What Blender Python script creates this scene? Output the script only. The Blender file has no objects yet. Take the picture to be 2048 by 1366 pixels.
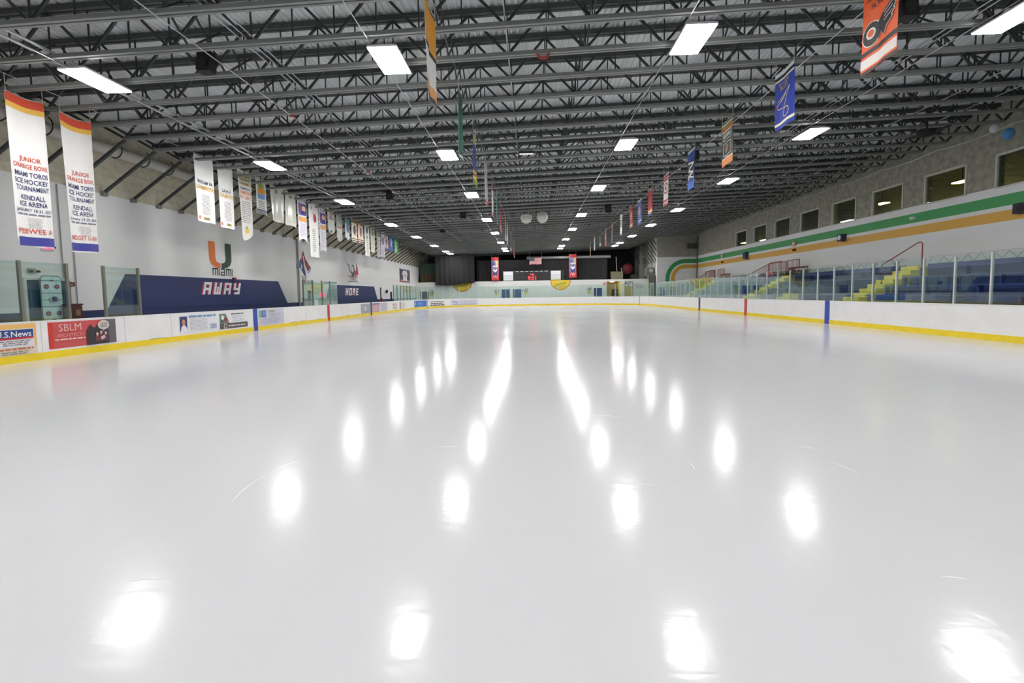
import bpy, bmesh, math, random
from mathutils import Vector, Matrix
random.seed(7)
S = bpy.context.scene
COL = S.collection
# ---------------------------------------------------------------- camera, world, exposure
F_PX, CY = 905.07, 644.97
CAM_H, YAW, PITCH, ROLL = 1.538, -.0444, .0634, -.0154
cyw, syw, cp, sp = math.cos(YAW), math.sin(YAW), math.cos(PITCH), math.sin(PITCH)
fwd = Vector((syw*cp, cyw*cp, -sp)); rgt = Vector((cyw, -syw, 0)); upv = rgt.cross(fwd)
cr, sr = math.cos(ROLL), math.sin(ROLL)
r2 = cr*rgt + sr*upv; u2 = -sr*rgt + cr*upv
cam = bpy.data.cameras.new('camera'); cam_ob = bpy.data.objects.new('camera', cam); COL.objects.link(cam_ob)
cam.sensor_width = 36; cam.lens = F_PX/2048*36; cam.shift_y = -(683-CY)/2048; cam.clip_end = 300; cam.clip_start = .05
M = Matrix((r2, u2, -fwd)).transposed().to_4x4(); M.translation = (0, 0, CAM_H); cam_ob.matrix_world = M
S.camera = cam_ob
w = bpy.data.worlds.new('world'); S.world = w; w.use_nodes = True
w.node_tree.nodes['Background'].inputs[0].default_value = (.5, .55, .6, 1); w.node_tree.nodes['Background'].inputs[1].default_value = .02
LAMP_POWER = 66.0
S.view_settings.view_transform = 'Standard'; S.view_settings.look = 'None'
S.view_settings.exposure = 0.0; S.view_settings.gamma = 1; S.view_settings.use_curve_mapping = False
S.cycles.max_bounces = 10; S.cycles.diffuse_bounces = 6; S.cycles.glossy_bounces = 4; S.cycles.transparent_max_bounces = 24
S.cycles.sample_clamp_indirect = 8.0

# ---------------------------------------------------------------- materials
def lin(c):
    return tuple((x/255/12.92 if x/255 <= .04045 else ((x/255+.055)/1.055)**2.4) for x in c)
MC = {}
def mat(rgb, rough=.6, metal=0, spec=.5, emit=0, noise=0, nscale=3, bump=0, stretch=None):
    k = (tuple(rgb), rough, metal, spec, emit, noise, nscale, bump, stretch)
    if k in MC: return MC[k]
    m = bpy.data.materials.new('paint_%d_%d_%d' % tuple(rgb)); m.use_nodes = True
    nt = m.node_tree; b = nt.nodes['Principled BSDF']; c = lin(rgb)
    b.inputs['Base Color'].default_value = (*c, 1); b.inputs['Roughness'].default_value = rough
    b.inputs['Metallic'].default_value = metal; b.inputs['Specular IOR Level'].default_value = spec
    if emit:
        b.inputs['Emission Color'].default_value = (*c, 1); b.inputs['Emission Strength'].default_value = emit
    if noise or bump:
        tc = nt.nodes.new('ShaderNodeTexCoord'); n = nt.nodes.new('ShaderNodeTexNoise')
        n.inputs['Scale'].default_value = nscale; n.inputs['Detail'].default_value = 6
        src = tc.outputs['Object']
        if stretch:
            mp = nt.nodes.new('ShaderNodeMapping'); mp.inputs['Scale'].default_value = stretch
            nt.links.new(src, mp.inputs[0]); src = mp.outputs[0]
        nt.links.new(src, n.inputs['Vector'])
        if noise:
            r = nt.nodes.new('ShaderNodeValToRGB')
            r.color_ramp.elements[0].position = .3; r.color_ramp.elements[1].position = .7
            r.color_ramp.elements[0].color = (*[x*(1-noise) for x in c], 1); r.color_ramp.elements[1].color = (*[min(1, x*(1+noise)) for x in c], 1)
            nt.links.new(n.outputs['Fac'], r.inputs[0]); nt.links.new(r.outputs[0], b.inputs['Base Color'])
        if bump:
            bp = nt.nodes.new('ShaderNodeBump'); bp.inputs['Strength'].default_value = bump; bp.inputs['Distance'].default_value = .02
            nt.links.new(n.outputs['Fac'], bp.inputs['Height']); nt.links.new(bp.outputs[0], b.inputs['Normal'])
    MC[k] = m
    return m
def glass_mat():
    m = bpy.data.materials.new('rink_glass'); m.use_nodes = True; nt = m.node_tree
    for n in list(nt.nodes): nt.nodes.remove(n)
    o = nt.nodes.new('ShaderNodeOutputMaterial'); mx = nt.nodes.new('ShaderNodeMixShader')
    t = nt.nodes.new('ShaderNodeBsdfTransparent'); t.inputs[0].default_value = (.86, .93, .91, 1)
    g = nt.nodes.new('ShaderNodeBsdfGlossy'); g.inputs['Roughness'].default_value = .02; g.inputs[0].default_value = (.9, 1, .97, 1)
    lw = nt.nodes.new('ShaderNodeLayerWeight'); lw.inputs['Blend'].default_value = .5
    pw = nt.nodes.new('ShaderNodeMath'); pw.operation = 'POWER'; pw.inputs[1].default_value = 3.0
    f = nt.nodes.new('ShaderNodeMath'); f.operation = 'MULTIPLY_ADD'; f.inputs[1].default_value = .9; f.inputs[2].default_value = .045
    nt.links.new(lw.outputs['Facing'], pw.inputs[0]); nt.links.new(pw.outputs[0], f.inputs[0])
    nt.links.new(f.outputs[0], mx.inputs[0]); nt.links.new(t.outputs[0], mx.inputs[1]); nt.links.new(g.outputs[0], mx.inputs[2])
    nt.links.new(mx.outputs[0], o.inputs[0]); return m
GLASS = glass_mat()
def ice_mat():
    m = mat((214, 215, 218), .16, spec=.3).copy(); m.name = 'ice'; nt = m.node_tree; b = nt.nodes['Principled BSDF']
    tc = nt.nodes.new('ShaderNodeTexCoord')
    def noise(sc, stretch, det=4):
        n = nt.nodes.new('ShaderNodeTexNoise'); n.inputs['Scale'].default_value = sc; n.inputs['Detail'].default_value = det
        mp = nt.nodes.new('ShaderNodeMapping'); mp.inputs['Scale'].default_value = stretch
        nt.links.new(tc.outputs['Object'], mp.inputs[0]); nt.links.new(mp.outputs[0], n.inputs['Vector']); return n
    n1 = noise(.35, (1, .4, 1)); rp = nt.nodes.new('ShaderNodeMapRange')
    rp.inputs['From Min'].default_value = .3; rp.inputs['From Max'].default_value = .7
    rp.inputs['To Min'].default_value = .12; rp.inputs['To Max'].default_value = .18
    nt.links.new(n1.outputs['Fac'], rp.inputs['Value']); nt.links.new(rp.outputs[0], b.inputs['Roughness'])
    # long thin skate scratches
    n2 = noise(2.2, (1, 6, 1), 8); n3 = noise(9, (1.5, 1, 1), 3)
    ad = nt.nodes.new('ShaderNodeMath'); ad.operation = 'ADD'
    nt.links.new(n2.outputs['Fac'], ad.inputs[0]); nt.links.new(n3.outputs['Fac'], ad.inputs[1])
    bp = nt.nodes.new('ShaderNodeBump'); bp.inputs['Strength'].default_value = .10; bp.inputs['Distance'].default_value = .01
    nt.links.new(ad.outputs[0], bp.inputs['Height']); nt.links.new(bp.outputs[0], b.inputs['Normal'])
    b.inputs['IOR'].default_value = 1.31
    return m
ICE = ice_mat()
WHITE = mat((238, 239, 239), .55, noise=.025, nscale=.7, stretch=(1, .4, 2)); BOARD = mat((240, 240, 240), .3, noise=.03, nscale=2)
BEIGE = mat((206, 201, 180), .8, noise=.13, nscale=4, bump=.3)
BEIGER = mat((156, 154, 140), .8, noise=.25, nscale=4, bump=.4)
STEEL = mat((66, 70, 70), .5, noise=.15, nscale=6); STEELB = mat((124, 128, 125), .4)
STEELD = mat((52, 57, 56), .55); GALV = mat((200, 202, 205), .3, metal=.7)
NAVY = mat((40, 52, 98), .5, noise=.06, nscale=2); YEL = mat((240, 212, 40), .4, noise=.06, nscale=3)
BLACK = mat((22, 22, 24), .7); DARK = mat((48, 49, 50), .8); POST = mat((215, 218, 214), .35, metal=.2)
POSTD = mat((120, 122, 112), .4, metal=.3); RUBBER = mat((60, 62, 66), .8, noise=.2, nscale=9)
REDP = mat((150, 48, 48), .5); BLUEB = mat((52, 70, 132), .45, noise=.12, nscale=4); STEPY = mat((226, 214, 70), .5, noise=.12, nscale=5)
PIPEW = mat((214, 212, 204), .5)

# ---------------------------------------------------------------- object helpers
def obj(name, bm, m, parent=None, smooth=False):
    me = bpy.data.meshes.new(name)
    bm.normal_update(); bm.to_mesh(me); bm.free()
    for x in (m if isinstance(m, (list, tuple)) else [m]): me.materials.append(x)
    if smooth:
        for p in me.polygons: p.use_smooth = True
    o = bpy.data.objects.new(name, me); COL.objects.link(o)
    if parent: o.parent = parent
    return o
def thing(name, label, cat, loc=(0, 0, 0), rz=0, group=None):
    o = bpy.data.objects.new(name, None); COL.objects.link(o); o.location = loc; o.rotation_euler = (0, 0, rz)
    o.empty_display_size = .1
    o['label'] = label; o['category'] = cat
    if group: o['group'] = group
    return o
def tag(o, label, cat, group=None):
    o['label'] = label; o['category'] = cat
    if group: o['group'] = group
    return o
def struct(name, bm, m, parent=None, label=None):
    o = obj(name, bm, m, parent); o['kind'] = 'structure'
    if label: o['label'] = label
    return o
def dup(root, loc, label=None, group=None, rz=None):
    r = root.copy(); COL.objects.link(r); r.location = loc
    if rz is not None: r.rotation_euler = (0, 0, rz)
    if label: r['label'] = label
    if group: r['group'] = group
    for ch in list(root.children):
        c = ch.copy(); COL.objects.link(c); c.parent = r
        for g in list(ch.children):
            d = g.copy(); COL.objects.link(d); d.parent = c
    return r
def BM(): return bmesh.new()
def box(bm, x0, x1, y0, y1, z0, z1, mi=0):
    v = [bm.verts.new(p) for p in ((x0,y0,z0),(x1,y0,z0),(x1,y1,z0),(x0,y1,z0),(x0,y0,z1),(x1,y0,z1),(x1,y1,z1),(x0,y1,z1))]
    for f in ((0,3,2,1),(4,5,6,7),(0,1,5,4),(1,2,6,5),(2,3,7,6),(3,0,4,7)):
        bm.faces.new([v[i] for i in f]).material_index = mi
    return bm
def bar(bm, a, b, wd, ht=None, mi=0):
    a, b = Vector(a), Vector(b); d = (b-a).normalized(); ht = ht or wd
    s = d.cross(Vector((0, 0, 1)))
    if s.length < 1e-4: s = Vector((1, 0, 0))
    s.normalize(); t = s.cross(d)
    v = []
    for p in (a, b):
        for i, j in ((-1,-1),(1,-1),(1,1),(-1,1)): v.append(bm.verts.new(p + s*i*wd/2 + t*j*ht/2))
    for f in ((3,2,1,0),(4,5,6,7),(0,1,5,4),(1,2,6,5),(2,3,7,6),(3,0,4,7)): bm.faces.new([v[i] for i in f]).material_index = mi
    return bm
def tube(bm, pts, r, n=8, mi=0):
    pts = [Vector(p) for p in pts]; rings = []
    for i, p in enumerate(pts):
        d = (pts[min(i+1, len(pts)-1)] - pts[max(i-1, 0)]).normalized()
        s = d.cross(Vector((0, 0, 1)))
        if s.length < 1e-3: s = d.cross(Vector((1, 0, 0)))
        s.normalize(); t = s.cross(d)
        rings.append([bm.verts.new(p + r*(math.cos(2*math.pi*k/n)*s + math.sin(2*math.pi*k/n)*t)) for k in range(n)])
    for a, b in zip(rings, rings[1:]):
        for k in range(n): bm.faces.new((a[k], a[(k+1)%n], b[(k+1)%n], b[k])).material_index = mi
    bm.faces.new(rings[0][::-1]); bm.faces.new(rings[-1])
    return bm
def lathe(bm, prof, n=20, c=(0, 0, 0), axis='z'):
    rings = []
    for r, h in prof:
        ring = []
        for k in range(n):
            a = 2*math.pi*k/n; x, y = r*math.cos(a), r*math.sin(a)
            p = (x, y, h) if axis == 'z' else ((x, h, y) if axis == 'y' else (h, x, y))
            ring.append(bm.verts.new(Vector(p) + Vector(c)))
        rings.append(ring)
    for a, b in zip(rings, rings[1:]):
        for k in range(n): bm.faces.new((a[k], a[(k+1)%n], b[(k+1)%n], b[k]))
    bm.faces.new(rings[0][::-1]); bm.faces.new(rings[-1]); bmesh.ops.recalc_face_normals(bm, faces=bm.faces)
    return bm

# ---------------------------------------------------------------- flat graphics: cloth, signs, painted walls
TX = {}
def text_polys(s, bold):
    k = (s, bold)
    if k not in TX:
        cu = bpy.data.curves.new('t', 'FONT'); cu.body = s; cu.size = 1; cu.resolution_u = 2; cu.offset = .012 if bold else .0
        o = bpy.data.objects.new('t', cu); COL.objects.link(o)
        dg = bpy.context.evaluated_depsgraph_get(); me = bpy.data.meshes.new_from_object(o.evaluated_get(dg))
        vs = [(v.co.x, v.co.y) for v in me.vertices]; TX[k] = [[vs[i] for i in p.vertices] for p in me.polygons]
        bpy.data.objects.remove(o); bpy.data.curves.remove(cu); bpy.data.meshes.remove(me)
    return TX[k]
BLOCK = {  # squared stencil capitals on a 5 x 7 grid
 'A': ((0,0,1.5,7),(3.5,0,5,7),(0,5.6,5,7),(0,2.4,5,3.8)), 'W': ((0,0,1.5,7),(3.5,0,5,7),(0,0,5,1.5),(1.9,0,3.1,4.5)),
 'Y': ((0,3,1.5,7),(3.5,0,5,7),(0,2.6,5,4),(1,0,5,1.4)), 'H': ((0,0,1.5,7),(3.5,0,5,7),(0,2.8,5,4.2)),
 'O': ((0,0,1.5,7),(3.5,0,5,7),(0,0,5,1.4),(0,5.6,5,7)), 'M': ((0,0,1.5,7),(3.5,0,5,7),(0,5.4,5,7),(1.9,2.5,3.1,7)),
 'E': ((0,0,1.5,7),(0,0,5,1.4),(0,5.6,5,7),(0,2.8,4.4,4.2))}
class Cv:
    def __init__(s, W, H, base=(236, 236, 234), outline=None, thick=.008, rough=.55):
        s.W, s.H, s.base, s.thick, s.rough = W, H, base, thick, rough; s.P = []; s.outline = outline or [(0,0),(W,0),(W,H),(0,H)]
    def poly(s, pts, c, l=0): s.P.append((pts, c, l)); return s
    def rect(s, x0, y0, x1, y1, c, l=0): return s.poly([(x0,y0),(x1,y0),(x1,y1),(x0,y1)], c, l)
    def disc(s, x, y, r, c, l=0, n=24, ry=None, a0=0, a1=360):
        full = a1-a0 >= 360; m = n if full else n+1
        return s.poly([(x+r*math.cos(math.radians(a0+(a1-a0)*k/n)), y+(ry or r)*math.sin(math.radians(a0+(a1-a0)*k/n))) for k in range(m)], c, l)
    def stroke(s, pts, wd, c, l=0):
        for (ax, ay), (bx, by) in zip(pts, pts[1:]):
            d = math.hypot(bx-ax, by-ay) or 1; nx, ny = -(by-ay)/d*wd/2, (bx-ax)/d*wd/2; ex, ey = (bx-ax)/d*wd/4, (by-ay)/d*wd/4
            s.poly([(ax-ex-nx, ay-ey-ny), (bx+ex-nx, by+ey-ny), (bx+ex+nx, by+ey+ny), (ax-ex+nx, ay-ey+ny)], c, l)
        return s
    def text(s, t, x, y, h, c, l=1, maxw=None, bold=True, align='c', shear=0):
        ps = text_polys(t, bold); xs = [q[0] for p in ps for q in p]; x0, x1 = min(xs), max(xs)
        sc = h/.70; sx = sc
        if maxw and (x1-x0)*sc > maxw: sx = maxw/(x1-x0)
        ox = x - (x1+x0)/2*sx if align == 'c' else (x - x0*sx if align == 'l' else x - x1*sx)
        for p in ps: s.poly([(ox+q[0]*sx+q[1]*sc*shear, y+q[1]*sc) for q in p], c, l)
        return s
    def block(s, t, x, y, h, c, l=1, shear=.25, gap=1.1, asp=1.0):
        k = h/7
        for i, ch in enumerate(t):
            for a, b, c2, d in BLOCK[ch]:
                ox = x + i*(5+gap)*k*asp
                s.poly([(ox+a*k*asp+b*k*shear, y+b*k), (ox+c2*k*asp+b*k*shear, y+b*k), (ox+c2*k*asp+d*k*shear, y+d*k), (ox+a*k*asp+d*k*shear, y+d*k)], c, l)
        return s
    def lines(s, x0, x1, y0, y1, n, c=(120, 120, 120), l=1, h=.5, ragged=.35):
        rnd = random.Random(int((x0*7+y0*13+n)*100))
        for i in range(n):
            y = y1 - (i+.5)*(y1-y0)/n; hh = (y1-y0)/n*h/2; mid = (x0+x1)/2; hw = (x1-x0)/2*(1-rnd.random()*ragged)
            x = mid-hw
            while x < mid+hw-.01*(x1-x0):
                xe = min(mid+hw, x + (x1-x0)*rnd.uniform(.08, .28)); s.rect(x, y-hh, xe, y+hh, c, l); x = xe + (x1-x0)*.035
        return s
    def build(s, name, fn, parent=None, cut=None, step=.006):
        bm = BM(); cols = [s.base]; fl = bm.faces
        def add(ring, wv, mi):
            vs = [bm.verts.new((p[0], p[1], wv)) for p in ring]
            try: f = fl.new(vs); f.material_index = mi
            except ValueError: pass
            return vs
        o = s.outline
        a = add(o, 0, 0); b = add(o[::-1], -s.thick, 0)[::-1]
        for i in range(len(o)):
            j = (i+1) % len(o); f = fl.new((a[j], a[i], b[i], b[j])); f.material_index = 0
        for i, (pts, c, l) in enumerate(s.P):
            if c not in cols: cols.append(c)
            add(pts, step*(l+1) + .00025*(i % 20), cols.index(c))
        bm.normal_update()
        for f in bm.faces:
            if f.verts[0].co.z > 0 and f.normal.z < 0: f.normal_flip()
        if cut:
            for ax, st, mx in ((0, cut[0], s.W), (1, cut[1], s.H)):
                k = st
                while k < mx:
                    co = Vector((0, 0, 0)); co[ax] = k; no = Vector((0, 0, 0)); no[ax] = 1
                    bmesh.ops.bisect_plane(bm, geom=bm.verts[:]+bm.edges[:]+bm.faces[:], plane_co=co, plane_no=no, dist=1e-5); k += st
        for v in bm.verts: v.co = Vector(fn(v.co.x, v.co.y, v.co.z))
        return obj(name, bm, [mat(c, s.rough) for c in cols], parent)
def on_left(X, Y0, Z0):   return lambda u, v, q: (X+q, Y0+u, Z0+v)          # faces +x, reads along +y
def on_right(X, Y0, Z0):  return lambda u, v, q: (X-q, Y0-u, Z0+v)          # faces -x, reads along -y
def on_far(X0, Y, Z0):    return lambda u, v, q: (X0+u, Y-q, Z0+v)          # faces the camera end

XL, XR, YF, RC, HB = -12.89, 13.01, 57.5, 8.5, 1.02      # rink
WL, WR, YC, XC = -15.7, 19.2, 53.6, 15.7                 # walls
SL = .029
def zb(x): return 7.28 + SL*x      # underside of joists
def zd(x): return 8.45 + SL*x      # deck
# ---------------------------------------------------------------- setting: floor, walls, ceiling
def rink_path(inset=0, n=14, y0=4.5):
    a, b, c = XL+inset, XR-inset, YF-inset; r = RC-inset; P = [(a, y0), (a, c-r)]
    P += [(a+r-r*math.cos(t), c-r+r*math.sin(t)) for t in [math.pi/2*k/n for k in range(1, n+1)]]
    P += [(b-r+r*math.sin(t), c-r+r*math.cos(t)) for t in [math.pi/2*k/n for k in range(0, n+1)]]
    P += [(b, y0)]
    return P
bm = BM(); P = rink_path(-.03, y0=-5); bm.faces.new([bm.verts.new((x, y, 0)) for x, y in P][::-1])
bmesh.ops.triangulate(bm, faces=bm.faces[:]); struct('floor', bm, ICE)
bm = BM(); box(bm, WL-.3, WR+.3, -9, 70, -.2, -.02); struct('floor', bm, RUBBER)
bm = BM(); box(bm, WL-.3, WL, -9, 66, -.02, 5.43, 0); box(bm, WL-.3, WL-.001, -9, 66, 5.43, 8.2, 1)
for z in (5.75, 6.1, 6.4): bar(bm, (WL+.015, 0, z), (WL+.015, 62, z), .03, mi=1)
wl = struct('wall_left', bm, [WHITE, BEIGE])
bm = BM(); box(bm, 0, .012, 0, 62, 0, 1.2); o = struct('baseboard_left', bm, NAVY); o.location = (WL, 0, -.02)
# right wall with the eight upper windows
WINY = [21.16-3.4+3.4*k for k in range(8)]   # near edge of each window; each 2.07 wide
bm = BM(); box(bm, WR, WR+.3, -9, YC, -.02, 5.45, 0); box(bm, WR+.001, WR+.3, -9, YC, 5.45, 5.6, 0); box(bm, WR+.001, WR+.3, -9, YC, 6.89, 9.1, 1)
ys = [-9] + [e for y in WINY for e in (y, y+2.07)] + [YC]
for a, b in zip(ys[::2], ys[1::2]): box(bm, WR+.001, WR+.3, a, b, 5.6, 6.89, 1)
struct('wall_right', bm, [WHITE, BEIGER])
WARM = mat((255, 240, 120), emit=3.0); WINGL = bpy.data.materials.new('window_glass')
WINGL = GLASS.copy(); WINGL.node_tree.nodes['Transparent BSDF'].inputs[0].default_value = (.8, .82, .76, 1)
for k, y in enumerate(WINY):
    bm = BM()
    for a in ((y-.04, y+.03, 5.56, 6.93), (y+2.04, y+2.11, 5.56, 6.93)): box(bm, WR-.05, WR+.06, *a)
    box(bm, WR-.05, WR+.06, y, y+2.07, 6.86, 6.95); box(bm, WR-.05, WR+.06, y, y+2.07, 5.55, 5.6)
    fr = struct('window_%d' % (k+1), bm, mat((206, 206, 198), .4))
    bm = BM(); box(bm, WR+.02, WR+.03, y+.03, y+2.04, 5.6, 6.86); obj('pane', bm, WINGL, fr)
bm = BM()   # corridor behind the windows
box(bm, WR+3.2, WR+3.3, 12, YC, 4.9, 8.3); struct('wall_corridor', bm, mat((190, 188, 160), .8))
bm = BM(); box(bm, WR+.3, WR+3.2, 12, YC, 4.85, 4.95); struct('floor', bm, mat((120, 116, 100), .8))
bm = BM(); box(bm, WR+.3, WR+3.2, 12, YC, 8.2, 8.3); struct('ceiling', bm, mat((150, 150, 120), .8))
for y, x, z, l in ((28.4, WR+1.8, 6.55, 'lit warm ceiling light seen in the third window from the right'), (23.35, WR+1.8, 6.62, 'lit warm ceiling light seen in the second window from the right'), (45.9, WR+1.8, 6.15, 'small lit lamp seen in the farthest upper window')):
    t = thing('corridor_light', l, 'light', (x, y, z))
    bm = BM(); box(bm, -.2, .2, -.35, .35, 0, .05); obj('diffuser', bm, mat((255, 240, 150), emit=16.0), t)
    bm = BM(); box(bm, -.23, .23, -.38, .38, .05, .1); bar(bm, (0, 0, .1), (0, 0, 8.21-z), .02); obj('housing', bm, DARK, t)
# corner wall, narrowed far wall on the right, end walls
bm = BM(); box(bm, 14.6, WR+.3, YC, YC+.3, -.02, 5.5, 0); box(bm, 14.6, WR+.3, YC+.001, YC+.3, 5.5, 9.1, 1); struct('wall_corner', bm, [WHITE, mat((160, 158, 146), .8, noise=.12, nscale=4)])
bm = BM(); box(bm, XC, XC+.3, YC+.3, 70, -.02, 8.9); struct('wall_right', bm, mat((205, 203, 188), .7, noise=.08))
bm = BM(); box(bm, WL-.3, WR+.3, -9.3, -9, -.02, 9.1); struct('wall_back', bm, WHITE)
bm = BM(); box(bm, WL-.3, XC+.3, 70, 70.3, -.02, 9.1); struct('wall_end', bm, mat((40, 41, 42), .9))
YW = 61.0; k61 = YW/59.5
bm = BM(); box(bm, WL, 10.0, YW, YW+.2, -.02, 3.25); box(bm, 12.0, XC, YW, YW+.2, -.02, 3.25); box(bm, 10.0, 12.0, YW, YW+.2, 2.98, 3.25)
FARWALL = struct('wall_far', bm, mat((226, 228, 226), .55, noise=.03, nscale=.6))
bm = BM(); box(bm, WL, XC, YW+.2, 70, 3.1, 3.24); struct('floor', bm, mat((150, 150, 146), .7))
bm = BM(); box(bm, 0, 25.5, 0, .02, 0, .55); o = struct('baseboard_far', bm, NAVY); o.location = (WL, YW-.02, -.02)
bm = BM(); box(bm, 9.9, 10.0, YW+.2, 65, -.02, 3.1); box(bm, 12, 12.1, YW+.2, 65, -.02, 3.1); box(bm, 10, 12, 64.9, 65, -.02, 3.1); struct('wall_hallway', bm, mat((232, 220, 170), .6))
t = thing('hallway_light', 'lit round ceiling light in the far hallway doorway', 'light', (10.9, 62.2, 2.95))
bm = BM(); lathe(bm, [(.25, 0), (.3, .05), (.3, .1)], 16); obj('diffuser', bm, mat((255, 240, 200), emit=22), t)
bm = BM(); lathe(bm, [(.33, .1), (.33, .15)], 16); obj('housing', bm, POST, t)
# ceiling: ribbed steel deck, ribs run down the rink
bm = BM(); x = WL-.3; prof = []
while x < WR+.4:
    prof += [(x, 0), (x+.055, 0), (x+.075, .045), (x+.14, .045)]; x += .16
cols = [[bm.verts.new((px, yy, zd(px)+pz)) for px, pz in prof] for yy in (-9.3, 70.3)]
for i in range(len(prof)-1): bm.faces.new((cols[0][i], cols[1][i], cols[1][i+1], cols[0][i+1]))
struct('ceiling', bm, mat((214, 217, 218), .5, noise=.12, nscale=2, stretch=(1, .15, 1)))

# ---------------------------------------------------------------- roof joists (each joist is one thing, shared part meshes)
def joist_parts(xe_r, right_wall, mirrored):
    xl, xr = -13.6, xe_r; parts = []
    bm = BM()
    for s in (-1, 1):
        bar(bm, (xl, s*.05, zb(xl)+.045), (xr, s*.05, zb(xr)+.045), .065, .09)
    parts.append(('bottom_chord', bm, STEELB))
    bm = BM()
    for s in (-1, 1): bar(bm, (WL, s*.055, zd(WL)-.09), (right_wall, s*.055, zd(right_wall)-.09), .075, .12)
    parts.append(('top_chord', bm, STEEL))
    bm = BM(); n = int((xr-xl)/1.85); st = (xr-xl)/n
    for i in range(n):
        a, m, b = xl+i*st, xl+(i+.5)*st, xl+(i+1)*st
        bar(bm, (a, 0, zb(a)+.06), (m, 0, zd(m)-.12), .05); bar(bm, (m, 0, zd(m)-.12), (b, 0, zb(b)+.06), .05)
        if i: bar(bm, (a, 0, zb(a)+.06), (a, 0, zd(a)-.12), .028)
        bar(bm, (m, 0, zb(m)+.06), (m, 0, zd(m)-.12), .028)
    bar(bm, (xr, 0, zb(xr)+.05), (right_wall-.1, 0, zd(right_wall)-.12), .07); bar(bm, (xl, 0, zb(xl)+.06), (WL+.5, 0, zd(WL)-.12), .07)
    parts.append(('web', bm, STEELD))
    bm = BM(); bar(bm, (xl, 0, zb(xl)), (WL+.05, 0, 5.47), .085)
    if mirrored: parts.append(('brace', bm, STEEL)); bm = BM(); bar(bm, (xr, 0, zb(xr)), (XC-.05, 0, 5.3), .085)
    parts.append(('brace', bm, STEEL))
    bm = BM(); box(bm, WL, WL+.12, -.1, .1, 5.35, 5.5)
    if mirrored: parts.append(('foot_plate', bm, STEELB)); bm = BM(); box(bm, XC-.12, XC, -.1, .1, 5.2, 5.36)
    parts.append(('foot_plate', bm, STEELB))
    pl = [(n, obj(n, b, m)) for n, b, m in parts]
    for x in ((-11.9, -7.6, -2.0, 1.35, 5.2, 9.6, 13.4) if not mirrored else (-11.9, -7.6, -2.0, 1.35, 5.2, 9.6)):
        bm = BM(); bar(bm, (x, .06, zb(x)+.1), (x, 1.16, zd(x)-.15), .04); bar(bm, (x+.05, .06, zd(x)-.15), (x+.05, 1.16, zb(x)+.1), .035); pl.append(('cross_bridging', obj('cross_bridging', bm, STEELD)))
    return pl
JY0, JS = 10.13, 1.2205
PA = joist_parts(18.2, WR, False); PB = joist_parts(14.2, XC, True); first = {}
for k in range(-8, 47):
    y = JY0 + JS*k; far = y > YC+.2
    t = thing('roof_joist', 'dark steel roof joist above the narrowed far end' if far else 'dark steel open web roof joist spanning the whole rink', 'roof joist', (0, y, 0), 0, 'far end roof joists' if far else 'roof joists over the rink')
    for nme, src in (PB if far else PA):
        if src.name not in first: c = src; first[src.name] = 1
        else: c = src.copy(); COL.objects.link(c)
        c.parent = t

# ---------------------------------------------------------------- high bay lamps in four rows
def make_lamp():
    t = thing('high_bay_lamp', '', 'lamp')
    bm = BM(); vs = []
    for (hx, hy, z) in ((.335, .61, .02), (.335, .61, .06), (.2, .5, .14)):
        vs.append([bm.verts.new((sx*hx, sy*hy, z)) for sx, sy in ((-1,-1),(1,-1),(1,1),(-1,1))])
    for a, b in zip(vs, vs[1:]):
        for i in range(4): bm.faces.new((a[i], a[(i+1)%4], b[(i+1)%4], b[i]))
    bm.faces.new(vs[0][::-1]); bm.faces.new(vs[-1]); obj('housing', bm, mat((226, 220, 228), .4), t)
    bm = BM(); box(bm, -.325, .325, -.6, .6, 0, .018); obj('diffuser', bm, LAMPM, t)
    for s in (-1, 1):
        bm = BM(); bar(bm, (0, s*.4, .14), (0, s*.4, .34), .02); obj('hanger', bm, DARK, t)
    return t
LAMPM = mat((255, 252, 250), emit=LAMP_POWER)
LY = [-4.0, 3.4, 10.85, 18.15, 25.4, 33.9, 41.3, 48.9, 55.5, 58.6]; LX = [(-10.45, 'outer left'), (-3.25, 'inner left'), (3.72, 'inner right'), (10.68, 'outer right')]  # first two lamps of each row are unseen, added to light the near end
ORD = ['unseen and added behind the camera', 'unseen and added overhead', 'nearest', 'second', 'third', 'fourth', 'fifth', 'sixth', 'seventh', 'eighth and farthest']
lamp0 = None
for x, rn in LX:
    for i, y in enumerate(LY):
        lb = 'lit white high bay lamp, %s in the %s row' % (ORD[i], rn); z = zb(x)-.17
        if lamp0 is None: lamp0 = make_lamp(); lamp0.location = (x, y, z); lamp0['label'] = lb; lamp0['group'] = 'high bay lamps'
        else: dup(lamp0, (x, y, z), lb, 'high bay lamps')
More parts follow.
